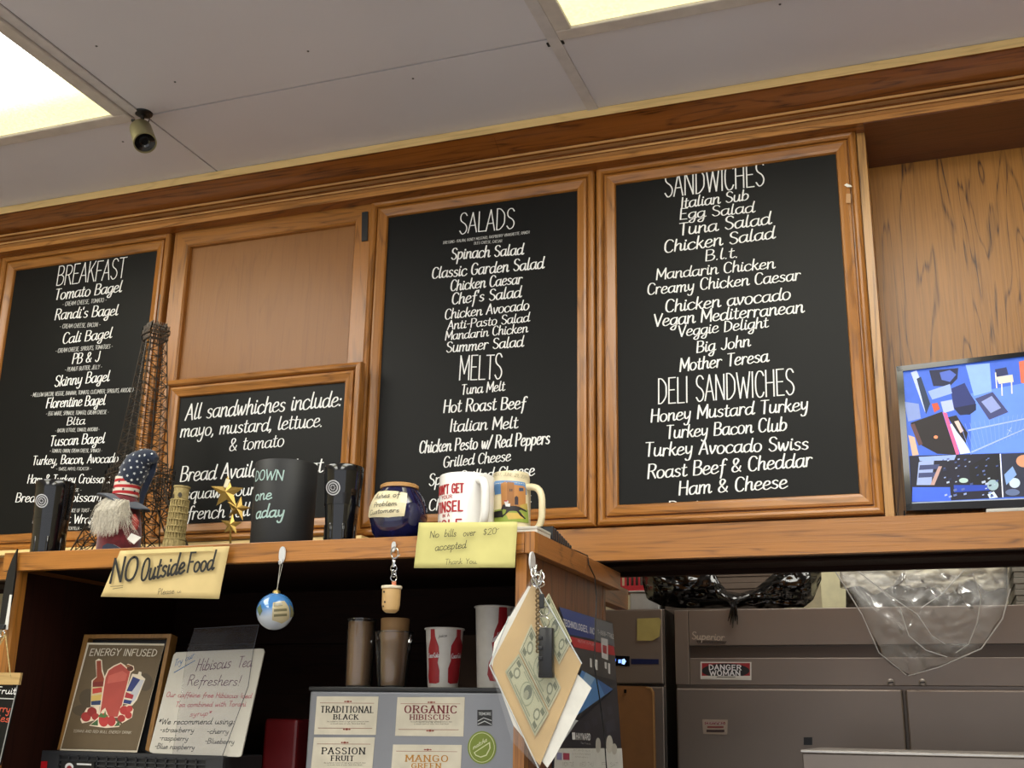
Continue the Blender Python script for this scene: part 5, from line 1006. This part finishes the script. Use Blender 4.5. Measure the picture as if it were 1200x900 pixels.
# sign holders
def lean(x, y, Y, deg): d = math.radians(deg); return Plane(at(x, y, Y), (0, -math.cos(d), math.sin(d)))
mach = thing('drink_machine', at(156, 900, 2.0), 'black machine with a slotted top band, under the energy drink sign', 'machine'); YM = 1.905
q0 = at(50, 879.5, YM); q1 = at(262, 888.5, YM); zm = q0.z
B().box(q0.x, q1.x, YM+.004, 2.04, CT, zm, .003).build('housing', blackM, mach)
b = B(); gx0 = at(70, 884, YM).x; gx1 = at(242, 890, YM).x
for i in range(6): zz_ = zm-.008-i*.0085; b.box(gx0, gx1, YM, YM+.003, zz_-.0012, zz_+.0012)
n = 15
for i in range(n+1): xx = gx0+(gx1-gx0)*i/n; b.box(xx-.0014, xx+.0014, YM, YM+.003, zm-.055, zm-.006)
b.box(q0.x, q1.x, YM-.001, YM+.0035, zm-.0065, zm); b.box(q0.x, gx0, YM-.001, YM+.0035, zm-.06, zm-.006); b.box(gx1, q1.x, YM-.001, YM+.0035, zm-.06, zm-.006)
b.build('grille', mat('dark_grey_plastic', '26282c', .45), mach)
P = Plane((0, YM-.0015, 0)); sheet(P, [(73, 892), (111, 893), (111, 905), (72, 905)], .001, 'badge', blackP, mach, h=.0015); art(P, [('c8c8c8', ell(82, 899, 5, 5)), ('7a1a20', ell(82, 900, 3, 3)), ('c8c8c8', [(91, 894.3), (108, 895), (108, 897), (91, 896.4)])], mach, 'badge_print', h=.002)
sheet(P, [(49, 892), (56, 892), (55, 905), (48, 905)], .001, 'red_button', mat('red_plastic', 'a8141c', .3), mach, h=.002)
t = thing('framed_poster', at(120, 880, 1.95), 'wooden framed brown poster of a red iced drink reading energy infused', 'poster'); zb = zm+.001
Pe = lean(66, 878.6, 1.928, 10); wf = oak('frame_wood', 2, '5a3c1a', '8a6434', .25)
fo = [(98.8, 743.6), (201, 743), (174.5, 881), (67, 878.6)]; fi = [(103.5, 748), (196, 747.5), (170, 878.5), (72, 877)]
for k in range(4):
    a_, c2 = k, (k+1) % 4
    if k == 2: continue
    sheet(Pe, [fo[a_], fo[c2], fi[c2], fi[a_]], .022, 'frame_side', wf, t, h=0)
sheet(Pe, [(100, 746), (199, 746), (173, 880), (68, 878)], .002, 'backing', blackM, t, h=-.016)
pp = [(103.6, 753.5), (193.8, 754.8), (161.5, 882), (71.3, 879.5)]
sheet(Pe, pp, .001, 'poster_sheet', mat('cream_border', 'c8beaa', .6), t, h=.003)
def eq(L): return [(x/5.293+60, y/5.293+730) for x, y in L]
SE = [('5c4c34', [(240, 137), (706, 143), (536, 793), (68, 782)]), ('4a3e2c', ell(240, 470, 60, 60)), ('4a3e2c', ell(590, 370, 45, 55)), ('4a3e2c', ell(200, 545, 60, 35)),
 ('d8cbb4', [(282, 235), (302, 224), (322, 232), (326, 290), (342, 345), (338, 520), (252, 520), (258, 360), (288, 335)]), ('8a3a22', [(288, 238), (316, 236), (320, 300), (336, 350), (332, 420), (262, 420), (266, 362), (290, 340)]), ('74241c', [(264, 370), (334, 365), (332, 395), (264, 400)]), ('c8b48a', [(258, 400), (330, 398), (328, 460), (256, 470)]), ('b83a30', [(264, 410), (322, 402), (322, 432), (264, 442)]), ('c8a858', [(256, 455), (322, 445), (320, 480), (256, 488)]), ('2c3a5c', [(256, 488), (320, 482), (318, 510), (256, 512)]),
 ('d8cbb4', [(510, 318), (545, 322), (552, 304), (568, 308), (566, 328), (592, 350), (540, 480), (510, 515), (440, 500)]), ('28346c', [(515, 335), (560, 355), (520, 430), (475, 425)]), ('b8b8bc', [(560, 355), (585, 358), (530, 480), (505, 500), (500, 440)]), ('a02830', [(470, 430), (520, 450), (512, 475), (460, 465)]), ('28346c', [(455, 475), (510, 485), (500, 508), (450, 498)]),
 ('e0ccb4', [(338, 340), (360, 292), (395, 268), (440, 248), (470, 268), (485, 256), (520, 270), (524, 295), (502, 312), (432, 590), (300, 590), (318, 480)]), ('a8453a', [(345, 345), (365, 298), (400, 274), (440, 256), (480, 290), (498, 305), (428, 585), (308, 585), (325, 480)]), ('bc5a4c', [(365, 330), (450, 300), (480, 320), (470, 360), (355, 380)]), ('5a2c18', ell(498, 285, 20, 17)), ('8a5c34', ell(484, 270, 14, 8)),
 ('e0ccb4', [(190, 600), (230, 530), (310, 515), (300, 600), (230, 620), (200, 625)]), ('9a2c28', ell(225, 585, 30, 30)), ('8a2420', ell(262, 555, 30, 30)), ('9a2c28', ell(285, 585, 24, 22)), ('e0ccb4', [(420, 590), (440, 520), (500, 508), (520, 540), (510, 590), (450, 625)]), ('a8302c', ell(462, 545, 28, 28)), ('b03834', ell(495, 535, 20, 20)), ('a8302c', ell(488, 575, 22, 22)), ('9a2c28', ell(445, 595, 24, 22)),
 ('e0ccb4', [(245, 640), (300, 590), (325, 545), (345, 530), (365, 580), (440, 630), (430, 648), (350, 655)]), ('3c5c34', [(252, 636), (300, 600), (300, 640)]), ('3c5c34', [(400, 645), (430, 605), (436, 640)]), ('b03430', ell(336, 605, 32, 42)), ('a83230', ell(384, 612, 26, 32)), ('4a6c3a', [(300, 585), (320, 560), (336, 575), (345, 545), (352, 575), (365, 578), (340, 592)])]
art(Pe, [(c, eq(p)) for c, p in SE], t, 'poster_print', h=.0035, step=.00005, rough=.6)
cr2 = mat('cream_ink', 'cfc6b4', .6)
lettering(Pe, 'ENERGY', eq([(248, 207)])[0], eq([(438, 206)])[0], 7.6, cr2, t, 'block', wk=1.0, h=.0068, shear=.1); lettering(Pe, 'INFUSED', eq([(458, 208)])[0], eq([(664, 211)])[0], 7.6, cr2, t, 'block', wk=1.0, h=.0068, shear=.1)
lettering(Pe, 'TORANI AND RED BULL ENERGY DRINK', eq([(148, 682)])[0], eq([(508, 692)])[0], 3, cr2, t, 'pen', wk=1.8, h=.0068)
# whiteboard
t = thing('white_board_sign', at(240, 885, 1.94), 'white dry erase board about hibiscus tea refreshers in a clear holder', 'sign')
Pw = lean(176, 882, 1.92, 14)
def wq(L): return [(x/5.293+170, y/5.293+730) for x, y in L]
wbm = mat('dry_erase_white', 'bdb9ae', .2, coat=.4, var=.02)
sheet(Pw, wq([(195, 183), (715, 160), (735, 162), (741, 178), (600, 815), (592, 828), (575, 832), (48, 808), (30, 800), (28, 785), (178, 200)]), .003, 'board', wbm, t, h=.001)
sheet(Pw, wq([(315, 42), (716, 18), (684, 163), (650, 400), (490, 832), (180, 820), (270, 180)]), .0015, 'clear_holder', film('holder_acrylic', 'b8b8c4', .06, .05, .2), t, h=.006)
hq = wq([(315, 42), (716, 18), (684, 163), (650, 400), (490, 832)])
for A_, C_ in zip(hq, hq[1:]): B().tube([Pw.pt(*Pw.px(*A_), .0062), Pw.pt(*Pw.px(*C_), .0062)], .0006, 5).build('holder_edge', mat('edge_dark', '5a5a60', .15, coat=1), t)
ik = {'b': mat('dry_black', '26242a', .5), 'u': mat('dry_blue', '3a6a9c', .5), 'v': mat('dry_violet', '5a2e4c', .5), 'r': mat('dry_red', 'a8324c', .5)}
for tx, l, r, cp, c, w_ in (('Try our', (178, 275), (305, 215), 8, 'u', 1.5), ('Hibiscus', (315, 300), (530, 278), 14, 'v', 1.3), ('Tea', (572, 278), (660, 273), 13, 'v', 1.3), ('Refreshers!', (262, 388), (590, 390), 12, 'v', 1.3), ('Our caffeine free Hibiscus Iced', (132, 460), (662, 468), 5.8, 'r', 2.0), ('Tea combined with Torani', (190, 522), (626, 518), 5.8, 'r', 2.0), ('syrup*', (278, 580), (412, 574), 5.8, 'r', 2.0),
      ('*We recommend using:', (82, 630), (556, 628), 6.8, 'b', 2.2), ('-strawberry', (92, 678), (305, 680), 6, 'b', 2.2), ('-cherry', (384, 688), (520, 688), 6, 'b', 2.2), ('-raspberry', (88, 728), (268, 732), 6, 'b', 2.2), ('-Blueberry', (372, 748), (555, 752), 6, 'b', 2.2), ('-Blue raspberry', (60, 780), (308, 786), 6, 'b', 2.2)):
    lettering(Pw, tx, wq([l])[0], wq([r])[0], cp, ik[c], t, 'pen', wk=w_, h=.0016)
sheet(Pw, wq([(180, 308), (312, 232), (313, 236), (182, 312)]), .0001, 'underline', ik['u'], t, h=.0014)
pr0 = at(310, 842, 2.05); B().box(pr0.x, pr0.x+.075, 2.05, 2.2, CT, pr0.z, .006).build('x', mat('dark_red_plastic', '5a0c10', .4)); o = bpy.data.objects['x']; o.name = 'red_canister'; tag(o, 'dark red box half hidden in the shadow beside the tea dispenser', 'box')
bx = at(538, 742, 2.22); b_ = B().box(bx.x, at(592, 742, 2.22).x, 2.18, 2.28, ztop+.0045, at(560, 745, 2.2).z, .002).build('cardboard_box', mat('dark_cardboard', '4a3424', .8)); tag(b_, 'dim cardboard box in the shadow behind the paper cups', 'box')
# ------------------------------------------------------------------ refrigerators
fs = mat('fridge_steel', '8a8078', .42, metal=.75, var=.05, vscale=3); fd = mat('fridge_steel_dark', '5c544e', .4, metal=.7, var=.05, vscale=3)
YF = 3.6; FZ = at(1000, 712, YF).z; P = Plane((0, YF, 0))
t = thing('steel_refrigerator', at(1000, 900, 3.95).xy.to_3d(), 'wide two door steel refrigerator under the bags on the right', 'refrigerator')
x0 = at(791.5, 760, YF).x; x1 = .62
B().box(x0, x1, YF+.01, 4.35, .1, FZ, .003).build('cabinet', fs, t)
zA, zB_, zC, zD = (at(900, y, YF).z for y in (756.5, 771, 803, 807.5)); xs = at(808, 760, YF).x
B().box(x0, xs-.001, YF-.006, YF+.01, zC, FZ, .002).build('corner_strip', fs, t); B().box(xs, x1, YF-.006, YF+.01, zA, FZ, .002).build('top_panel', fs, t)
B().box(xs, x1, YF-.006, YF+.01, zC, zB_, .002).build('lower_panel', fs, t); B().box(xs, x1, YF+.008, YF+.012, zB_, zA).build('vent_slot', fd, t)
xg = at(1062.5, 850, YF).x
B().box(x0+.005, xg-.004, YF-.03, YF+.009, .16, zD, .005).build('door', fs, t); B().box(xg+.004, x1, YF-.03, YF+.009, .16, zD, .005).build('door', fs, t)
for x in (x0+.05, x1-.06): B().box(x-.02, x+.02, YF+.05, YF+.09, 0, .1).box(x-.02, x+.02, 4.2, 4.24, 0, .1).build('foot', blackP, t)
Pf = Plane((0, YF-.006, 0))
for x in (1044, 1081):
    q = Pf.px(x, 800); c = Pf.pt(*q); b = B(); M_ = Matrix.Translation(c) @ Matrix.Rotation(math.pi/2, 4, 'X') @ Matrix.Translation(-c); b.lathe(c.x, c.y, [(0, c.z-.001), (.011, c.z), (.011, c.z+.002), (.007, c.z+.005), (0, c.z+.005)], 20, M=M_); b.build('lock_bolt', mat('dull_bolt', 'a09890', .45, metal=.6), t, smooth=True)
    sheet(Pf, [(x-3, 799.5), (x+3, 799), (x+3, 800.5), (x-3, 801)], .0003, 'bolt_slot', blackM, t, h=.0062)
sheet(Pf, [(821, 775.5), (880.5, 776), (880.5, 797), (821, 796)], .0008, 'danger_sticker', mat('sticker_white', 'c9c7c2', .5), t, h=.0012)
art(Pf, [('8a1c22', rect(822.5, 777, 879, 795)), ('1a1a1c', ell(850.5, 786, 28, 8.6, 30)), ('c9c7c2', rect(822.5, 792, 879, 795.3)), ('1a1a1c', rect(840, 793, 862, 793.8))], t, 'sticker_print', h=.0015)
lettering(Pf, 'DANGER', (831, 784.8), (869, 785.3), 5.6, wi, t, 'bold', h=.003, wk=1.1); lettering(Pf, 'WOMAN', (832, 791.5), (868, 791.8), 5.6, wi, t, 'bold', h=.003, wk=1.1)
lettering(Pf, 'Superior', (811, 749), (849, 750.5), 8.5, mat('pale_badge', 'b8a898', .3), t, 'marker', h=.004, wk=1.5, label='chrome script badge'); sheet(Pf, [(816, 750.5), (852, 751.5), (850, 755), (818, 754)], .002, 'badge_bar', fd, t, h=.003)
lettering(Pf, 'REFRIGERATION', (818, 754), (849, 754.6), 2.4, chrome, t, 'pen', h=.0035, wk=2)
Pd = Plane((0, YF-.03, 0)); sheet(Pd, [(823, 843), (853, 843.5), (852, 861), (824, 860)], .0006, 'worn_sticker', mat('aged_sticker', '9a8c80', .7), t, h=.001)
art(Pd, [('7a3a38', rect(826, 846, 850, 849)), ('7a3a38', rect(829, 851, 848, 853)), ('3a2a2a', rect(828, 855, 849, 858))], t, 'sticker_print', h=.0014); lettering(Pd, 'CERTIFIED', (827, 848.8), (849, 849), 2.4, wi, t, 'pen', wk=2, h=.003)
sheet(Pd, [(942, 864), (952, 864), (952, 873), (942, 873)], .003, 'black_clip', blackP, t, h=.004)
# freezer at the left
t = thing('small_freezer', at(742, 900, 3.9).xy.to_3d(), 'narrow steel freezer with a blue lit display behind the hutch, left of the refrigerator', 'freezer')
xa_ = at(690, 760, YF).x; xb_ = at(778, 760, YF).x; zs = at(750, 803, YF).z; FT = at(750, 713, YF).z
B().box(xa_, xb_, YF+.02, 4.3, .02, FT, .004).build('cabinet', fd, t)
B().box(xa_, xb_-.002, YF-.005, YF+.019, zs+.004, FT-.003, .004).build('upper_door', fs, t); B().box(xa_, xb_-.002, YF-.005, YF+.019, .05, zs-.004, .004).build('lower_door', fs, t)
Pq = Plane((0, YF-.005, 0)); sheet(Pq, [(716, 768), (738, 769), (738, 781), (716, 780)], .003, 'display', blackG, t, h=.003)
art(Pq, [('5c8cff', rect(719.5, 772, 722, 775)), ('7aa4ff', rect(725, 773, 728, 777)), ('9cc0ff', [(729, 773), (732, 772), (734, 775), (732, 779), (729, 778)])], t, 'lit_icons', h=.0036, emit=1.6)
sheet(Pq, [(739.5, 772), (772, 772.5), (772, 778.5), (739.5, 778.5)], .001, 'blue_strip', mat('blue_strip', '161e44', .3), t, h=.001)
sheet(Pq, [(747, 725), (772, 724), (775, 727), (773, 746), (765, 751), (747, 751)], .0008, 'memo', mat('memo_yellow', '9a8c50', .8), t, h=.004)
t2 = thing('cutting_board', at(744, 900, 3.5).xy.to_3d(), 'brown board with a rounded corner standing before the small freezer', 'board')
Pb = Plane((0, 3.5, 0)); cbm = mat('brown_hardboard', '7c542c', .6, var=.06); sheet(Pb, [(700, 803), (757, 804.5), (763, 806), (766, 811), (768.5, 925), (700, 925)], .012, 'panel', cbm, t2, h=0)
sheet(Pb, [(757, 804.5), (763, 806), (766, 811), (768.5, 925), (767, 925), (764.5, 812), (762, 807.5), (757, 806)], .003, 'edge_trim', mat('tan_trim', '9c7848', .5), t2, h=.002); sheet(Pb, [(731.5, 808), (734.5, 808), (734.5, 812), (731.5, 812)], .003, 'pin', chrome, t2, h=.004)
zlow = Pb.pt(*Pb.px(735, 925)).z; B().box(Pb.pt(*Pb.px(700, 900)).x, Pb.pt(*Pb.px(768, 925)).x, 3.49, 3.52, .0, zlow-.001).build('lower_panel', cbm, t2)
# steel shelf edge bottom right
q = at(940, 879, 2.75); t = thing('steel_counter_unit', (q.x+.4, 2.95, 0), 'low steel unit with a bright top lip in the bottom right corner', 'counter')
B().box(q.x, .9, 2.75, 3.15, 0, q.z-.006, .002).build('housing', fs, t); B().box(q.x-.003, .9, 2.742, 3.155, q.z-.0055, q.z+.0005, .0015).build('top_lip', mat('bright_steel', 'c8c2ba', .25, metal=.8), t)
# things on the fridges
def crump(name, grid, m, parent, smooth=True, thick=None, lb=None):
    b = B(); G_ = [[b.bm.verts.new(p) for p in r] for r in grid]
    for j in range(len(G_)-1):
        for i in range(len(G_[0])-1): b.bm.faces.new([G_[j][i], G_[j][i+1], G_[j+1][i+1], G_[j+1][i]])
    o = b.build(name, m, parent, smooth=False, normals=False)
    if smooth: o.data.polygons.foreach_set('use_smooth', [True]*len(o.data.polygons))
    if thick: s_ = o.modifiers.new('s', 'SOLIDIFY'); s_.thickness = thick
    return o
def li(T, x):
    for (a, ya), (c, yc) in zip(T, T[1:]):
        if a <= x <= c: return ya+(yc-ya)*(x-a)/(c-a)
    return T[-1][1]
def rid(v): return 1-abs(noise.noise(v))*2
t = thing('black_trash_bag', at(855, 711, 3.75), 'glossy black plastic bag knotted at the front, draped over cartons on the fridge', 'bag')
bagm = mat('black_polythene', '0d0d0e', .16, spec=.6, coat=.4)
topT = [(752, 664), (760, 658), (835, 660), (842, 680), (852, 693), (868, 695), (885, 690), (902, 676), (916, 664), (963, 662)]; botT = [(752, 680), (758, 702), (775, 710), (800, 713), (850, 713), (860, 713), (900, 713), (942, 712), (953, 703), (963, 678)]
gr = []; n, m2 = 90, 20
for j in range(m2+1):
    row = []; v = j/m2
    for i in range(n+1):
        x = 753+209.5*i/n; y = li(topT, x)*(1-v)+li(botT, x)*v; e_ = min(1, min(i, n-i)/6); w = Vector((x*.035, y*.13, 2)); w2 = Vector(((x+y*1.4)*.09, (y-x*.3)*.09, 5))
        row.append(at(x, y, 3.68-.06*math.sin(math.pi*min(1, v*.9+.1))*e_-.02*rid(w)-.012*rid(w2)+.04*(1-e_)))
    gr.append(row)
crump('bag_skin', gr, bagm, t); 
b = B(); 
for i in range(5): b.tube([at(857+i*1.5-3, 703, 3.6), at(858+i, 712, 3.575), at(855+i*2.2, 722, 3.572+.004*(i % 2)), at(853+i*2.8, 728+4*(i % 3), 3.575)], .006, 6, r2=.001)
b.tube([at(850, 701, 3.6), at(857, 706, 3.585), at(866, 703, 3.59), at(878, 698, 3.6)], .006, 8); b.build('knot', bagm, t, smooth=True)
b = B()
for (A_, C_) in (((790, 682), (850, 702)), ((915, 672), (880, 700)), ((930, 668), (945, 700)), ((765, 672), (775, 700)), ((945, 672), (938, 703)), ((800, 700), (848, 705))):
    b.tube([at(A_[0]*(1-f_)+C_[0]*f_, A_[1]*(1-f_)+C_[1]*f_+2*math.sin(f_*5), 3.612-.004*math.sin(f_*3.1)) for f_ in [i/6 for i in range(7)]], .0035, 6)
b.build('folds', bagm, t, smooth=True)
z4 = FZ+.0015
def boxpx(nm, lb, cat, xa, xb, Y0, Y1, ytop, m, lines=0, lm=None, z4=z4):
    a_ = at(xa, 700, Y0).x; c_ = at(xb, 700, Y0).x; zt = at((xa+xb)/2, ytop, Y0).z; t = thing(nm, ((a_+c_)/2, (Y0+Y1)/2, z4), lb, cat)
    if lines:
        n_ = lines; hh = (zt-z4)/n_
        for i in range(n_): B().box(a_+.003*(i % 2), c_-.002*(i % 3), Y0+.002*(i % 2), Y1, z4+i*hh, z4+(i+1)*hh-.0012, .001).build('flat_sheet', m, t)
    else: B().box(a_, c_, Y0, Y1, z4, zt-.006, .004).build('tub', m, t); B().box(a_-.004, c_+.004, Y0-.004, Y1+.004, zt-.0055, zt, .002).build('lid', lm or m, t)
    return t
boxpx('flattened_cartons', 'stack of flattened grey brown cartons partly covered by the black bag', 'cartons', 778, 904, 3.74, 4.1, 655, mat('grey_brown_board', '6a5c50', .8), 9)
boxpx('storage_tub', 'cream storage tub on the fridge between the black bag and clear bag', 'tub', 962, 1000, 3.90, 4.2, 655, mat('cream_plastic', 'cfc9a4', .5))
boxpx('folded_liners', 'grey stack of folded liners at the right end of the fridge top', 'stack', 1190, 1260, 3.68, 4.1, 655, mat('grey_liner', '77736a', .6, bump=.3), 8)
boxpx('white_tub', 'low white tub behind the hutch, under the red basket', 'tub', 738, 772, 3.74, 4.0, 692, mat('white_tub', 'b9b7b2', .4), z4=max(FT, FZ)+.002)
t = thing('red_basket', at(742, 690, 3.95), 'red plastic basket on top of the white tub, behind the hutch', 'basket'); rb_ = mat('red_basket', 'b8343c', .4); a_ = at(728, 690, 3.75).x; c_ = at(760, 690, 3.75).x; zz0 = at(745, 691.5, 3.72).z
zz0 = max(zz0, z4); zt_ = zz0+.06; b = B()
b.box(a_, c_, 3.75, 3.95, zz0, zz0+.006).box(a_-.004, c_+.004, 3.745, 3.753, zz0, zz0+.018).box(a_-.004, c_+.004, 3.745, 3.753, zt_-.008, zt_)
for i in range(7): xx = a_+(c_-a_)*i/6; b.box(xx-.003, xx+.003, 3.746, 3.752, zz0, zt_)
b.build('basket_wall', rb_, t); B().box(a_+.01, c_-.03, 3.77, 3.93, zz0+.0065, zt_+.02, .003).build('contents', mat('dark_carton', '4a4238', .7), t)
# grey bundle and clear bag
t = thing('wrapped_bundle', at(1080, 711, 3.8), 'grey and pale wrapped bundle on the fridge seen through the clear bag', 'bundle')
for (xa, xb, yt, yb, m_, nm, Y_, sd_) in ((992, 1180, 655, 712, mat('dark_grey_cloth', '57524c', .7), 'dark_wrap', 3.76, 1), (985, 1178, 650, 694, mat('pale_tissue', 'c3bda8', .75), 'pale_wrap', 3.72, 4)):
    gr = []; n, m2 = 60, 16
    for j in range(m2+1):
        row = []; v = j/m2
        for i in range(n+1):
            u = i/n; x = xa+(xb-xa)*u; yb2 = yb-(16*(noise.noise(Vector((u*7, sd_, 0)))+.3) if nm == 'pale_wrap' else 0); y = yt+(yb2-yt)*v; e_ = math.sin(math.pi*min(1, max(0, u)))**.35
            row.append(at(x, y, Y_+.05*(1-e_)-.035*rid(Vector((x*.04, y*.12, sd_)))))
        gr.append(row)
    crump(nm, gr, m_, t, thick=.002)
t = thing('clear_plastic_bag', at(1080, 712, 3.6), 'large crumpled clear plastic bag hanging down over the fridge front', 'bag')
LT = [(655, 978), (680, 984), (700, 1000), (720, 1012), (745, 1023), (770, 1034), (782, 1048), (790, 1062), (793, 1066)]; RT = [(655, 1184), (685, 1183), (705, 1181), (725, 1172), (745, 1160), (762, 1145), (772, 1128), (783, 1095), (793, 1070)]
poly = film('crinkled_film', 'f4f4f2', .15, .13, .14)
for lay, (off, sd_) in enumerate(((0, 3.3), (.022, 9.1))):
    gr = []; n, m2 = 90, 76
    for j in range(m2+1):
        y = 655+(792-655)*j/m2; xl, xr = li(LT, y), li(RT, y); row = []
        for i in range(n+1):
            u = i/n; x = xl+(xr-xl)*u; e_ = math.sin(math.pi*u)**.5 if 0 < u < 1 else 0; hang = 1 if y > 712 else max(0, 1-(712-y)/40)
            w = Vector(((x-y*.7)*.022, (y+x*.2)*.012, sd_)); w2 = Vector(((x+y*.5)*.05, (y-x*.4)*.045, sd_+4)); w3 = Vector((x*.14, y*.14, sd_))
            d_ = (.05*rid(w)+.014*rid(w2)+.0015*rid(w3)-.03)*e_+.03*e_
            row.append(at(x, y, 3.575+(.07)*(1-hang)-max(.0, d_)*1.0+off*e_*.8))
        gr.append(row)
    crump('film_layer', gr, poly, t)
b = B()
for pts in ([(1000, 665), (1045, 700), (1075, 720), (1092, 745), (1108, 755)], [(1140, 672), (1150, 700), (1145, 730), (1135, 755), (1120, 765)], [(1055, 715), (1065, 745), (1085, 762), (1110, 770)], [(978, 668), (1010, 720), (1030, 765), (1062, 791)], [(1184, 690), (1175, 725), (1150, 760), (1100, 782), (1064, 792)], [(1130, 668), (1105, 695), (1080, 712)]):
    b.tube([at(x, y, 3.515+.006*math.sin(i*2)) for i, (x, y) in enumerate(pts)], .0022, 6, r2=.0012)
b.build('film_crease_glints', film('crease_glint_film', 'fafaf8', .6, .08, .4), t, smooth=True)  # whitish tubes along the creases imitate streak highlights on the film

# ------------------------------------------------------------------ ceiling camera
cz = CEIL-.0003; cb = at(168, 131, 1.9); k = 1
w = ray(168, 132.5); cbp = EYE+w*((cz-EYE.z)/w.z)
t = thing('security_camera', cbp, 'small olive bullet camera on a black swivel mount, screwed to the ceiling panel seam', 'camera')
s1 = mpp(cbp); olive = mat('olive_enamel', '8c8460', .35, metal=.3)
B().lathe(cbp.x, cbp.y, [(0, cz), (11*s1, cz), (10.5*s1, cz-.003), (5*s1, cz-.006), (0, cz-.006)], 28).build('base_plate', blackP, t, smooth=True)
bc0 = at(165.5, 148, cbp.y); ax_ = Vector((.10, -.42, -.9)).normalized()
B().tube([cbp-Vector((0, 0, .004)), cbp.lerp(bc0, .5), bc0], .0042, 10).build('swivel_arm', blackP, t, smooth=True)
b = B(); b.tube([at(165, 143, cbp.y), at(157, 141, cbp.y-.004)], .0018, 6); b.tube([at(157.5, 141.5, cbp.y-.004), at(154.5, 141, cbp.y-.005)], .0036, 8); b.build('clamp_knob', blackP, t, smooth=True)
b = B(); b.tube([cbp+Vector((.014, 0, -.003)), at(175, 140, cbp.y), at(172.5, 148, cbp.y)], .0011, 6); b.build('cable', blackM, t)
p0 = at(164, 148.5, cbp.y); p1 = at(170, 167.5, cbp.y-.03)
d_ = (p1-p0); L0 = d_.length; q_ = d_.normalized().to_track_quat('Z', 'Y').to_matrix().to_4x4(); M_ = Matrix.Translation(p0) @ q_
rr = 12.5*s1
B().lathe(0, 0, [(0, -.002), (rr*.55, 0), (rr*.9, .006), (rr, .012), (rr*1.04, L0), (rr*.93, L0), (rr*.93, L0-.006)], 32, M=M_).build('housing', olive, t, smooth=True)
B().lathe(0, 0, [(rr*.92, L0-.004), (rr*.5, L0-.005), (rr*.45, L0-.001), (rr*.3, L0-.004), (0, L0-.004)], 32, M=M_).build('lens', blackG, t, smooth=True)
scr = mat('screw_dark', '4a4444', .5)
for (x, y) in ((361, 60), (205, 96), (113, 54), (144, 166), (484, 92), (914, 5)):
    w = ray(x, y); p = EYE+w*((CEIL-EYE.z)/w.z); B().lathe(p.x, p.y, [(0, CEIL-.0012), (.0022, CEIL-.001), (.0026, CEIL), (0, CEIL)], 12).build('ceiling_screw', scr, cl)
for (x, y) in ((643, 51.5), (659, 48.5)):
    w = ray(x, y); p = EYE+w*((CEIL-EYE.z)/w.z); B().box(p.x-.003, p.x+.003, p.y-.006, p.y+.006, CEIL-.003, CEIL-.0005).build('ceiling_clip', blackM, cl)
